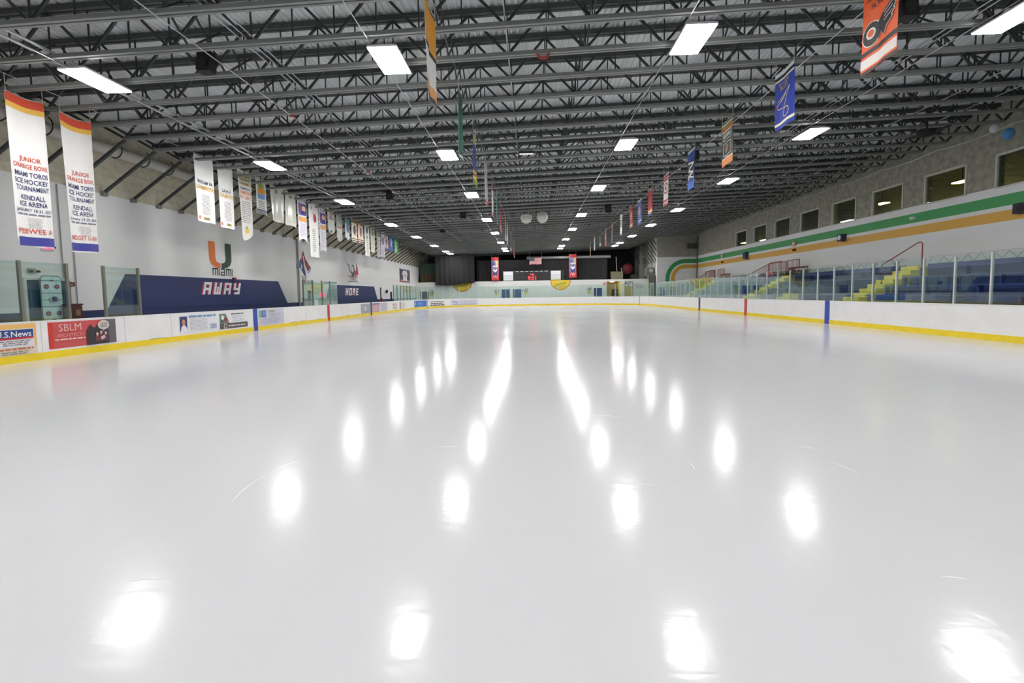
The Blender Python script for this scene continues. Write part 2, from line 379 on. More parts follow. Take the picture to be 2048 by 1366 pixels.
# conduits and cables along the roof
def run(name, label, cat, x, z, r, m, y0=2, y1=60, sup=0):
    bm = BM(); tube(bm, [(x, y0, z), (x, y1, z)], r, 8); return tag(obj(name, bm, m), label, cat)
for x, rn in LX: run('conduit', 'thin metal conduit along the %s lamp row' % rn, 'conduit', x-.28, zb(x)-.012, .012, GALV)
run('cable', 'pale cable along the joists left of the ice centre', 'cable', -7.25, zb(-7.25)-.012, .012, GALV, 1, 47)
run('cable', 'cable carrying the centre row of team banners', 'cable', -1.85, zb(-1.85)+.005, .005, STEELB, 5, 58)
run('cable', 'cable carrying the right row of team banners', 'cable', 6.55, zb(6.55)+.005, .005, STEELB, 5, 58)
run('cable', 'pale cable along the joists behind the right row of team banners', 'cable', 7.2, zb(7.2)-.012, .012, GALV, 1, 58)
for x, r, l in ((-11.05, .035, 'outer bright pipe of the pair over the left boards'), (-10.75, .035, 'inner bright pipe of the pair over the left boards'), (-6.35, .014, 'left thin conduit of three over the away bench side'), (-6.2, .014, 'middle thin conduit of three over the away bench side'), (-6.05, .014, 'right thin conduit of three over the away bench side'),
        (-.5, .016, 'single thin white pipe along the ice centreline'), (10.0, .014, 'left of two thin conduits beside the outer right lamps'), (10.2, .014, 'right of two thin conduits beside the outer right lamps'), (13.9, .016, 'thin pipe over the right bleachers'), (15.6, .016, 'thin pipe high over the back of the right bleachers')):
    run('conduit' if r < .03 else 'pipe', l, 'conduit' if r < .03 else 'pipe', x, zb(x)+.13+r, r, GALV)
bm = BM(); tube(bm, [(WL+.3, 0, 7.02), (WL+.3, 60, 7.02)], .2, 14)
duct = tag(obj('insulated_pipe', bm, PIPEW, smooth=True), 'thick white insulated pipe along the top of the left wall', 'pipe')
hbm = None
for k in range(0, 36):
    if hbm is None:
        bm = BM(); tube(bm, [(WL+.3+.28*math.cos(a), 0, 7.1+.3*math.sin(a)) for a in [math.radians(d) for d in range(-120, 61, 15)]], .018, 6)
        hk = obj('pipe_hanger', bm, BLACK, duct); hbm = hk
    else: hk = hbm.copy(); COL.objects.link(hk); hk.parent = duct
    hk.location = (0, JY0+JS*k+.3, 0)
pts = []
for k in range(0, 13):
    for j in range(5): pts.append((18.75, 12+k*3.4+j*.68, 7.83-.1*math.sin(math.pi*j/5)))
bm = BM(); tube(bm, pts, .02, 6); tag(obj('sagging_cable', bm, GALV), 'pale sagging cable along the joist ends above the upper windows', 'cable')

# ---------------------------------------------------------------- dasher boards
def wall_strip(path, z0, z1, t0, t1):
    """solid strip following a path (x,y); t0,t1 offsets outward"""
    n = len(path); nr = []
    for i in range(n):
        a = Vector(path[max(i-1, 0)]); b = Vector(path[min(i+1, n-1)]); d = (b-a).normalized(); nr.append(Vector((-d.y, d.x)))
    bm = BM(); R = []
    for p, q in zip(path, nr):
        p = Vector(p); R.append([bm.verts.new((*(p+q*t), z)) for t, z in ((t0, z0), (t0, z1), (t1, z1), (t1, z0))])
    for a, b in zip(R, R[1:]):
        for i in range(4): bm.faces.new((a[i], a[(i+1)%4], b[(i+1)%4], b[i]))
    bm.faces.new(R[0]); bm.faces.new(R[-1][::-1]); bmesh.ops.recalc_face_normals(bm, faces=bm.faces)
    return bm
def arc(cx, cy, r, a0, a1, n=40): return [(cx+r*math.cos(math.radians(a0+(a1-a0)*k/n)), cy+r*math.sin(math.radians(a0+(a1-a0)*k/n))) for k in range(n+1)]
SEC = {'left': [(XL, 4.5), (XL, YF-RC)], 'cl': arc(XL+RC, YF-RC, RC, 180, 90), 'far': [(XL+RC, YF), (XR-RC, YF)], 'cr': arc(XR-RC, YF-RC, RC, 90, 0), 'right': [(XR, YF-RC), (XR, 4.5)]}
LB = {'left': 'long white dasher board along the left side with bench gates', 'cl': 'curved white dasher board in the far left corner', 'far': 'straight white dasher board across the far end', 'cr': 'curved white dasher board in the far right corner', 'right': 'long white dasher board along the right side by the bleachers'}
BD = {}
for k, path in SEC.items():
    t = thing('dasher_board', LB[k], 'rink board'); BD[k] = t
    obj('panel', wall_strip(path, 0, HB-.02, 0, .1), BOARD, t)
    obj('kick_plate', wall_strip(path, 0.0, .185, -.015, 0), YEL, t)
    obj('cap_rail', wall_strip(path, HB-.02, HB, -.01, .13), BOARD, t)
def mark(side, y, hw, m, nm, lab):
    X = XL if side == 'left' else XR; s = 1 if side == 'left' else -1
    bm = BM(); box(bm, min(X, X+s*.02), max(X, X+s*.02), y-hw, y+hw, 0.001, HB+.003); o = obj(nm, bm, m, BD[side]); o['label'] = lab
MB_, MR_ = mat((48, 74, 170), .4), mat((190, 50, 60), .4)
for s in ('left', 'right'):
    mark(s, 20.53, .15, MB_, 'line_mark', 'blue line mark'); mark(s, 28.15, .15, MR_, 'line_mark', 'red line mark'); mark(s, 35.77, .15, mat((40, 50, 110), .4), 'line_mark', 'blue line mark')
for s, (cx, sg) in (('cl', (XL+RC, -1)), ('cr', (XR-RC, 1))):
    yy = 52.4; dy = yy-(YF-RC); dx = math.sqrt(RC*RC-dy*dy); a = math.atan2(dy, sg*dx); bm = BM()
    tube(bm, [(cx+sg*(dx-.012), yy, 0.0), (cx+sg*(dx-.012), yy, HB+.004)], .03, 6); obj('line_mark', bm, mat((120, 50, 60), .5), BD[s])
# vertical seams on the left boards and small gate slots above the kick plate
for y in (11.3, 13.75, 15.6, 25.3, 30.2, 34.0, 37.4):
    bm = BM(); box(bm, XL, XL+.003, y-.004, y+.004, .19, HB-.03); obj('seam', bm, mat((170, 170, 170)), BD['left'])
for y in (15.0, 21.6, 23.9, 24.9, 27.0, 31.2, 33.0):
    bm = BM(); box(bm, XL, XL+.005, y-.35, y+.35, .186, .2); obj('gate_sill', bm, mat((110, 90, 60)), BD['left'])
# advertising panels on the boards
def ad(cv, y0, z0, label, X=XL+.006):
    o = cv.build('advertisement', on_left(X, y0, z0)); tag(o, label, 'advertisement'); return o
OR = (236, 190, 110)
c = Cv(1.75, .78, OR, thick=.004)
c.rect(0, 0, 1.75, .22, (226, 214, 196)); c.disc(.38, .42, .23, (236, 140, 70)); c.disc(.38, .42, .13, (226, 90, 40), 1); c.disc(.38, .42, .3, OR, -.5)
for a in range(0, 360, 30): c.stroke([(.38+.2*math.cos(math.radians(a)), .42+.2*math.sin(math.radians(a))), (.38+.29*math.cos(math.radians(a)), .42+.29*math.sin(math.radians(a)))], .03, (226, 110, 60), 1)
c.rect(.78, .2, 1.68, .66, (232, 232, 238), 1); c.rect(.8, .45, 1.66, .64, (40, 66, 130), 2); c.rect(.8, .40, 1.66, .45, (190, 50, 60), 2)
c.text('U.S.News', 1.22, .465, .14, (245, 245, 250), 3, .82); c.lines(.9, 1.6, .24, .38, 3, (120, 120, 130), 2)
c.lines(.85, 1.65, .13, .18, 1, (200, 110, 70), 1, .8, 0); c.lines(.85, 1.6, .02, .11, 2, (130, 130, 130), 1)
ad(c, 9.43, .19, 'orange and cream advertisement with boxed U.S. News lettering, nearest on the left boards')
c = Cv(1.95, .72, (200, 84, 84), thick=.004)
c.rect(0, 0, .12, .72, (206, 60, 50)); c.text('SBLM', .57, .46, .2, (238, 190, 190), 1, .8, False); c.text('ARCHITECTS', .57, .3, .09, (228, 160, 160), 1, .8, False)
c.lines(.15, .98, .2, .27, 1, (246, 220, 220), 1, .5, 0); c.rect(1.1, 0, 1.95, .5, (62, 60, 62)); c.rect(1.55, .4, 1.95, .72, (84, 80, 84)); c.rect(1.7, 0, 1.95, .72, (104, 98, 104), .5)
c.poly([(1.02, 0), (1.02, .4), (1.1, .52), (1.16, .6), (1.22, .5), (1.3, .46), (1.36, .6), (1.42, .5), (1.6, .42), (1.72, .2), (1.7, 0)], (56, 52, 54), 1)
c.disc(1.55, .56, .18, (214, 208, 200), 2, ry=.14); c.poly([(1.52, .45), (1.58, .45), (1.54, .36)], (214, 208, 200), 2); c.lines(1.42, 1.68, .48, .64, 4, (130, 124, 120), 3)
for x, y in ((1.33, .3), (1.46, .34), (1.6, .31)): c.disc(x, y, .035, (216, 190, 180), 3, 12, ry=.05); c.poly([(x-.07, .1), (x-.05, y-.05), (x+.05, y-.05), (x+.07, .1)], (120, 60, 64), 2)
c.poly([(1.42, .2), (1.54, .26), (1.58, .18), (1.46, .12)], (200, 190, 200), 4)
ad(c, 11.47, .24, 'red and black advertisement with a speech balloon, second on the left boards')
c = Cv(2.1, .72, (236, 237, 240), thick=.004)
c.rect(.06, .12, .42, .66, (52, 66, 116)); c.disc(.24, .44, .075, (206, 140, 120), 1, ry=.11); c.disc(.24, .52, .08, (90, 70, 66), .5, ry=.08)
c.poly([(.08, .12), (.12, .27), (.2, .34), (.28, .34), (.36, .27), (.42, .12)], (240, 240, 244), 1)
c.lines(.5, 1.95, .6, .69, 1, (120, 160, 200), 1, .9, 0); c.lines(.5, 1.5, .1, .56, 9, (170, 172, 180), 1, .3, .2); c.rect(1.6, .1, 2.0, .32, (214, 216, 232)); c.lines(1.62, 1.98, .12, .3, 3, (130, 136, 180), 1)
ad(c, 15.92, .22, 'white advertisement with portrait of a person in white coat, third on left boards')
c = Cv(2.0, .7, (238, 238, 240), thick=.004)
c.rect(.02, .02, 1.85, .25, (92, 84, 84)); c.poly([(.02, .25), (.02, .66), (.4, .66), (.5, .5), (.62, .25)], (120, 140, 130)); c.disc(.2, .5, .09, (220, 224, 220), 1); c.disc(.38, .4, .1, (150, 70, 70), 1); c.disc(.16, .34, .07, (70, 90, 84), 1)
c.disc(.35, .13, .11, (190, 186, 186), 1); c.disc(.35, .13, .06, (92, 60, 60), 2); c.lines(.55, 1.7, .1, .17, 1, (210, 206, 206), 1, .9, 0)
c.lines(.75, 1.6, .6, .66, 1, (100, 90, 94), 1, .9, 0); c.lines(.7, 1.7, .3, .56, 4, (180, 180, 184), 1, .3)
ad(c, 18.08, .23, 'white advertisement with a vehicle picture and dark grey bar, fourth on the left boards')
c = Cv(2.2, .8, (206, 208, 222), thick=.004)
c.rect(.05, .42, .25, .74, (130, 190, 150)); c.rect(.25, .42, .62, .74, (80, 110, 190)); c.lines(.28, .6, .48, .7, 4, (180, 200, 230), 1); c.lines(.75, 1.5, .62, .74, 2, (150, 170, 120), 1); c.lines(.1, 2.0, .06, .38, 5, (170, 172, 186), 1, .3); c.lines(.75, 2.0, .42, .6, 3, (170, 172, 186), 1, .3)
ad(c, 20.76, .18, 'pale lilac advertisement with a green and blue square, right after the near blue mark')
specs = [(33.6, 1.95, (168, 170, 176), 'grey faded advertisement left of the far blue mark'), (35.98, 1.85, (206, 170, 176), 'pink faded advertisement right of the far blue mark'), (38.0, 1.9, (206, 206, 214), 'plain pale grey advertisement, second after the far blue mark'),
         (41.3, 1.7, (232, 230, 226), 'white advertisement with a small red mark, third after the far blue mark'), (43.6, 2.0, (224, 224, 220), 'white advertisement with a dark picture on its left, fourth after the far blue mark')]
for i, (y, wd, col, lb) in enumerate(specs):
    c = Cv(wd, .74, col, thick=.004)
    if i == 0: c.disc(.9, .38, .3, (200, 202, 206), 1, ry=.2); c.lines(.3, 1.6, .1, .2, 2, (140, 142, 150), 1)
    elif i == 1: c.rect(0, .64, wd, .74, (120, 110, 170)); c.lines(.2, 1.6, .1, .55, 4, (226, 200, 200), 1)
    elif i == 2: c.lines(.2, 1.6, .1, .66, 6, (180, 180, 190), 1, .3)
    elif i == 3: c.disc(.35, .5, .12, (190, 100, 90), 1); c.lines(.6, 1.5, .4, .6, 2, (200, 120, 110), 1); c.lines(.2, 1.5, .1, .3, 2, (150, 150, 150), 1)
    else: c.rect(.04, .04, .4, .7, (110, 116, 96)); c.disc(.45, .3, .2, (210, 206, 170), 1); c.lines(.9, 1.8, .1, .64, 5, (190, 190, 200), 1, .3)
    ad(c, y, .19, lb)
def on_arc(a0, z0):   # far left corner, inner face
    cx, cy, r = XL+RC, YF-RC, RC-.012
    def f(u, v, q):
        a = math.radians(a0) - u/r; rr = r-q; return (cx+rr*math.cos(a), cy+rr*math.sin(a), z0+v)
    return f
c = Cv(3.2, .7, (70, 120, 196), thick=.004); c.rect(.25, .2, .5, .6, (150, 190, 226), 1); c.lines(1.1, 2.4, .15, .55, 4, (150, 190, 230), 1, .4)
tag(c.build('advertisement', on_arc(179, .22), cut=(.3, 9)), 'bright blue advertisement at the start of the far left corner', 'advertisement')
c = Cv(2.7, .7, (238, 238, 238), thick=.004); c.lines(.2, 2.4, .45, .62, 1, (90, 90, 90), 1, .5, 0); c.lines(.3, 2.3, .25, .42, 1, (80, 80, 80), 1, .6, 0); c.lines(.2, 2.5, .05, .2, 1, (70, 70, 70), 1, .8, 0)
tag(c.build('advertisement', on_arc(154.5, .2), cut=(.3, 9)), 'white advertisement with three dark text lines in the far left corner', 'advertisement')
c = Cv(3.6, .62, (214, 216, 230), thick=.004); c.text('Ring', .6, .25, .26, (120, 140, 180), 1); c.lines(1.5, 3.4, .1, .5, 4, (180, 184, 200), 1, .3); c.rect(.2, 0, 3.5, .04, (110, 100, 110), 1)
tag(c.build('advertisement', on_arc(131, .28), cut=(.3, 9)), 'pale lilac advertisement with blue lettering toward the far end boards', 'advertisement')

# ---------------------------------------------------------------- glass panels above the boards
def shield(p0, p1, label, group, post=POST, pw=.035, z1=2.5, lean=.05):
    a, b = Vector(p0), Vector(p1); L = (b-a).length; rz = math.atan2((b-a).y, (b-a).x)
    t = thing('rink_glass', label, 'rink glass', (a.x, a.y, HB), rz, group); H = z1-HB
    bm = BM(); box(bm, .02, L-.02, lean-.006, lean+.006, 0, H); obj('pane', bm, GLASS, t)
    bm = BM(); box(bm, -pw/2, pw/2, lean-.03, lean+.04, 0, H+.02); obj('post', bm, post, t)
    return t
y = YF-RC; ny = 0
ys = [13.49+1.12*k for k in range(-6, 32)]
for i in range(len(ys)-1):
    shield((XR, ys[i+1]), (XR, ys[i]), 'clear rink glass panel with pale post on the right side boards', 'glass panels on the right side boards', z1=2.48)
for i, y in enumerate([10.95-1.16*k for k in range(0, 5)]):
    shield((XL, y-1.16), (XL, y), 'greenish glass panel left of the gate on the left boards', 'near left glass panels', POSTD, .06, 2.55)
shield((XL, 10.95), (XL, 12.12), 'greenish glass gate panel in front of the rink diagram board', None, POSTD, .06, 2.55)
shield((XL, 12.12), (XL, 13.21), 'clear glass panel in front of the brown bin', None, POSTD, .06, 2.55) if False else None
shield((XL, 13.21), (XL, 14.42), 'greenish glass panel just before the away bench', None, POSTD, .06, 2.55)
for a, lb in ((12.12, 'grey glass post between gate and open gap on the left boards'), (14.42, 'last grey glass post before the away bench')):
    bm = BM(); box(bm, XL-.09, XL-.02, a-.03, a+.03, HB, 2.57); tag(obj('stanchion', bm, POSTD), lb, 'post')
for a, b in ((25.2, 26.3), (26.3, 27.5), (27.5, 28.6), (28.6, 29.7)): shield((XL, a), (XL, b), 'green tinted glass panel of the scorekeeper box between the benches', 'scorekeeper box glass', POSTD, .05, 2.5)
for y, lb in ((29.7, 'glass divider between scorekeeper box and home bench'),):
    t = thing('glass_divider', lb, 'rink glass', (XL-.15, y, 0))
    bm = BM(); box(bm, -2.3, 0, -.006, .006, 1.02, 2.5); obj('pane', bm, GLASS, t); bm = BM(); box(bm, -2.3, 0, -.03, .03, 0, 1.02); obj('lower_panel', bm, NAVY, t)
y = 42.0
while y+1.15 < YF-RC+.01: shield((XL, y), (XL, y+1.15), 'green tinted glass panel beyond the home bench', 'far left side glass panels', POSTD, .03, 2.5); y += 1.15
for nm, cx, a0, a1, lb in (('cl', XL+RC, 180, 90, 'far left corner'), ('cr', XR-RC, 90, 0, 'far right corner')):
    pp = arc(cx, YF-RC, RC, a0, a1, 11)
    for p, q in zip(pp, pp[1:]): shield(p, q, 'clear glass panel on the curved %s boards' % lb, '%s glass panels' % lb, POST, .035, 2.5)
n = 8
for i in range(n):
    a = XL+RC+(XR-XL-2*RC)*i/n; b = XL+RC+(XR-XL-2*RC)*(i+1)/n
    shield((a, YF), (b, YF), 'clear glass panel on the straight far end boards', 'far end glass panels', POST, .035, 2.5)
# blue padded posts at bench ends, bench partitions
for y, lb in ((14.55, 'blue padded post at the near end of the away bench'), (26.35, 'blue padded post beside the scorekeeper box'), (42.0, 'blue padded post at the far end of the home bench')):
    bm = BM(); box(bm, XL-.36, XL-.2, y-.06, y+.06, -.02, 1.9); bmesh.ops.bevel(bm, geom=bm.edges[:], offset=.015, segments=2); tag(obj('bench_bumper', bm, NAVY), lb, 'post')
for y0, y1, lb in ((15.5, 25.1, 'long blue player bench under the AWAY lettering'), (30, 41.8, 'long blue player bench under the HOME lettering')):
    t = thing('player_bench', lb, 'bench', (WL+.45, y0, -.02)); bm = BM(); box(bm, -.2, .2, 0, y1-y0, .45, .52); obj('seat', bm, NAVY, t)
    for k in range(4):
        yy = .3+k*(y1-y0-.6)/3; bm = BM(); box(bm, -.18, .18, yy-.04, yy+.04, 0, .45); obj('leg', bm, STEELD, t)
t = thing('scorekeeper_table', 'grey box table in the scorekeeper glass box', 'table', (XL-.55, 26.6, -.02))
bm = BM(); box(bm, -.3, .3, 0, 2.9, 1.0, 1.42); obj('front_panel', bm, mat((112, 118, 114), .6), t); bm = BM(); box(bm, -.34, .34, -.04, 2.94, 1.42, 1.46); obj('table_top', bm, mat((150, 160, 154), .5), t); bm = BM(); box(bm, -.28, .28, .05, 2.85, 0, 1.0); obj('base', bm, STEELD, t)
c = Cv(.5, .38, (224, 232, 214)); tag(c.build('paper_notice', on_left(XL-.245, 26.85, 1.02)), 'pale paper notice on the scorekeeper table front', 'notice')
t = thing('red_goal_light', 'glowing red light on the scorekeeper table', 'light', (XL-.5, 28.45, 1.44))
bm = BM(); lathe(bm, [(.1, 0), (.1, .06), (.05, .08)], 14); obj('base', bm, BLACK, t)
bm = BM(); lathe(bm, [(.13, .08), (.17, .18), (.17, .28), (.12, .36), (.03, .39)], 16); obj('lens', bm, mat((240, 40, 90), .3, emit=1.6), t, True)

# ---------------------------------------------------------------- banners
def make_banner(cv, name, label, group, X, Y0, Z0, side, ztop, amp=.03, wave=1.3, tilt=0., shrink=0., ph=0., sag=.03, lean=0., cut=(.12, .3)):
    """cv: canvas; Y0 is the y of the reading-left edge; ztop: height the cords hang from"""
    t = thing(name, label, 'banner', (X, Y0, Z0), 0, group); W, H = cv.W, cv.H; sg = 1 if side == 'L' else -1
    def f(u, v, q):
        k = v/H; uu = W/2+(u-W/2)*(1-shrink*(1-k)); d = amp*math.sin(2*math.pi*wave*u/W+ph+1.3*(1-k))*(1.15-k*.6) + lean*(1-k)
        zz = v - sag*(1-(2*u/W-1)**2)*k + tilt*(u/W-.5)
        return (sg*(q+d), sg*(uu + .03*(1-k)*math.sin(ph)), zz)
    cv.build('fabric', f, t, cut=cut)
    for u in (.02, W-.02):
        zt = ztop-Z0
        if zt > H+.02:
            bm = BM(); p = f(u, H, 0); bar(bm, (p[0], p[1], p[2]-.02), (p[0], p[1], zt), .012); obj('cord', bm, mat((190, 190, 180)), t)
    bm = BM(); p, q = f(0, H, 0), f(W, H, 0); mid = f(W/2, H, 0)
    tube(bm, [(p[0], p[1], p[2]+.005), (mid[0], mid[1], mid[2]+.005), (q[0], q[1], q[2]+.005)], .012, 6); obj('top_rod', bm, mat((200, 200, 196)), t)
    return t
NV, RO, GO, GR = (44, 52, 110), (206, 84, 60), (226, 180, 60), (130, 132, 136)
def orange_bowl(W, H, date, cls, torn):
    out = [(0, 0), (W, 0), (W, H), (0, H)] if not torn else [(.1, .02), (.02, .16), (0, .24), (0, H), (W, H), (W, .0), (W*.8, .03), (W*.6, .0), (W*.3, .04)]
    c = Cv(W, H, (238, 238, 236), out[::-1] if torn else out)
    c.rect(0, H-.22, W, H, (222, 82, 56)); c.rect(0, H-.36, W, H-.22, (240, 190, 84)); c.rect(0 if not torn else .04, .04, W, .27, (64, 66, 152))
    y = H-1.62; s = H/3.85
    c.text('JUNIOR', W*.5, y, .12*s, RO, 1, W*.55); c.text('ORANGE BOWL', W*.5, y-.19*s, .12*s, RO, 1, W*.92)
    for i, tt in enumerate(('MIAMI TOROS', 'ICE HOCKEY', 'TOURNAMENT')): c.text(tt, W*.5, y-(.4+.18*i)*s, .125*s, NV, 1, W*.86)
    c.text('KENDALL', W*.5, y-.99*s, .125*s, NV, 1, W*.6); c.text('ICE ARENA', W*.5, y-1.16*s, .125*s, NV, 1, W*.7); c.text(date, W*.5, y-1.3*s, .08*s, NV, 1, W*.92)
    c.lines(.06, W-.06, y-1.4*s, y-1.34*s, 1, (110, 110, 140), 1, .6, 0); c.lines(W*.3, W*.72, .5, y-1.46*s, 16, GR, 1, .28, .4)
    c.text(cls, W*.5, .36, .13, (214, 96, 76), 1, W*.9)
    return c
make_banner(orange_bowl(.9, 3.85, 'JANUARY 18-21, 2013', 'PEEWEE A', True), 'tournament_banner', 'long white tournament banner ending PEEWEE A with torn blue hem', None, -13.0, 11.0, 2.94, 'L', 7.2, ph=.5, tilt=.03, sag=.05, shrink=-.02)
make_banner(orange_bowl(.92, 3.85, 'January 17-20, 2014', 'MIDGET U-18 A', False), 'tournament_banner', 'long white tournament banner ending MIDGET U-18 A', None, -13.0, 12.3, 2.93, 'L', 7.2, ph=1.5, tilt=.03, sag=.08, shrink=.1)
c = Cv(.9, 3.6, (238, 238, 236)); c.rect(0, 3.35, .9, 3.6, (222, 82, 56)); make_banner(c, 'tournament_banner', 'partly visible banner with red top at the left frame edge', None, -13.0, 9.35, 3.2, 'L', 7.2)
run('cable', 'cable from which the left row of banners hangs', 'cable', -13.03, 7.2, .012, GALV, 8, 45)
def champs(W, H, l1, gold2, pointed=False, bottom=(226, 226, 200)):
    out = None if not pointed else [(.1, .16), (.25, 0), (.42, .0), (W, .32), (W, H), (0, H)]
    c = Cv(W, H, (240, 241, 240), out); y = H
    c.text(l1, W*.5, y-1.05, .13, (30, 44, 70), 1, W*.8); c.text('CHAMPIONS', W*.5, y-1.28, .16, GO, 1, W*.92)
    c.lines(W*.3, W*.75, .3, y-1.45, 14, GR, 1, .25); c.rect(W*.4, .1, W*.65, .2, (170, 150, 90), 1); c.disc(W*.12, .16, .07, (226, 130, 100), 1)
    return c
ZT = 7.32
def add_left(c, label, Y, Z, **k): return make_banner(c, 'tournament_banner', label, 'banners above the left boards', -13.0, Y, Z, 'L', k.pop('zt', 7.2), **k)
c = champs(1.04, 2.56, 'BANTAM AA', 1); add_left(c, 'white banner reading BANTAM AA CHAMPIONS, third from the left', 17.32, 4.58, ph=.2, sag=.02)
c = champs(1.0, 2.6, 'LAH A', 1); c.P = [p for p in c.P]; add_left(c, 'white banner with gold lettering, directly right of the BANTAM AA banner', 18.62, 4.53, ph=2, sag=.1, shrink=.06)
c = Cv(1.0, 3.15, (238, 238, 232), [(.3, 0), (.42, 0), (1.0, .34), (1.0, 3.15), (0, 3.15), (.2, .12)][0:] )
c = Cv(1.0, 3.15, (238, 238, 232), [(.3, 0), (.45, .02), (1.0, .34), (1.0, 3.15), (0, 3.15), (.22, .12)])
c.rect(.05, 2.75, .95, 3.05, (200, 192, 160)); c.rect(.1, 2.5, .95, 2.68, (206, 198, 168)); c.lines(.1, .9, 2.5, 3.0, 3, (140, 132, 84), 1); c.text('CHAMPIONS', .5, 2.32, .1, NV, 1, .7); c.text('CHAMPIONS', .5, 2.1, .16, (220, 140, 50), 1, .85); c.text('2011 2012', .5, 1.9, .13, (214, 90, 70), 1, .85)
c.P = [p for p in c.P if True]; c.lines(.15, .9, .8, 1.8, 12, (110, 112, 116), 1, .3); c.disc(.5, .45, .12, (240, 210, 110), 1); c.disc(.5, .6, .06, (150, 190, 120), 1)
add_left(c, 'tapering white banner with pointed lower end and orange heading', 19.9, 4.15, ph=1, sag=.03)
c = Cv(.86, 1.7, (226, 230, 226)); c.disc(.42, 1.35, .22, (150, 170, 90), 0, ry=.18); c.rect(.15, .98, .72, 1.22, (214, 140, 50), 1); c.rect(.15, .72, .7, .96, (96, 150, 200), 1); c.lines(.1, .75, .25, .66, 5, (110, 116, 124), 1, .4); c.rect(.05, .0, .82, .16, (120, 124, 130)); c.rect(0, .16, .86, .22, (60, 62, 68), 1)
add_left(c, 'short banner with palm picture and orange and blue blocks', 21.25, 5.57, ph=2.2)
for (Y, W, lb, ph) in ((22.42, 1.24, 'plain glossy off-white banner, left one of the two', 0), (23.75, 1.2, 'plain glossy off-white banner, right one of the two', 2)):
    c = Cv(W, 1.82, (220, 222, 212), rough=.25); c.rect(W*.42, 1.5, W*.6, 1.68, (150, 152, 140)); c.lines(W*.15, W*.85, .15, 1.4, 14, (196, 198, 186), 1, .3); add_left(c, lb, Y, 5.4, ph=ph, amp=.06, sag=.05, shrink=.12 if ph == 0 else -.02)
def swallow(W, H): return [(0, 0), (W*.5, .16), (W, 0), (W, H), (0, H)]
def purple(W, H):
    c = Cv(W, H, (236, 236, 240), swallow(W, H)); c.lines(.06, W-.06, H-.28, H-.06, 2, (150, 150, 150), 1); c.rect(.1, H-.98, W-.08, H-.33, (84, 76, 160))
    for k in range(5): c.rect(.12, H-.94+.12*k, W*.45, H-.9+.12*k, (190, 110, 130), 1)
    c.disc(W*.65, H-.6, .17, (226, 190, 150), 1); c.disc(W*.6, H-.82, .2, (60, 56, 150), 2, ry=.1)
    c.rect(.12, H-1.35, W-.1, H-1.08, (236, 170, 100), 1); c.lines(.15, W-.12, .3, H-1.45, 10, (190, 190, 214), 1, .35); return c
add_left(purple(1.04, 2.48), 'swallow-tailed banner with purple picture, left of the very long white banner', 25.03, 4.7, ph=1)
c = Cv(1.2, 3.2, (244, 245, 243)); c.disc(.75, 2.35, .15, (190, 70, 90), 1, ry=.26); c.lines(.35, .95, 2.55, 2.62, 1, (200, 120, 120), 1); c.disc(.35, 2.9, .08, (120, 120, 126), 1); c.lines(.4, .75, .3, 1.7, 12, (160, 162, 160), 1, .45); c.rect(0, 3.05, .6, 3.2, (232, 232, 224), .5)
add_left(c, 'very long white banner with small red emblem, lowest in the middle of the row', 26.3, 3.92, ph=.6)
add_left(purple(.92, 2.78), 'swallow-tailed banner with purple picture, right of the very long white banner', 27.58, 4.3, ph=.4)
def striped(W, H, base, tops, out=None, bot=()):
    c = Cv(W, H, base, out); y = H
    for h, col in tops: c.rect(0, y-h, W, y, col) if col else None; y -= h
    y = 0
    for h, col in bot: c.rect(0, y, W, y+h, col) if col else None; y += h
    return c
pt = lambda W, H: [(0, .25), (W*.5, 0), (W, .2), (W, H), (0, H)]
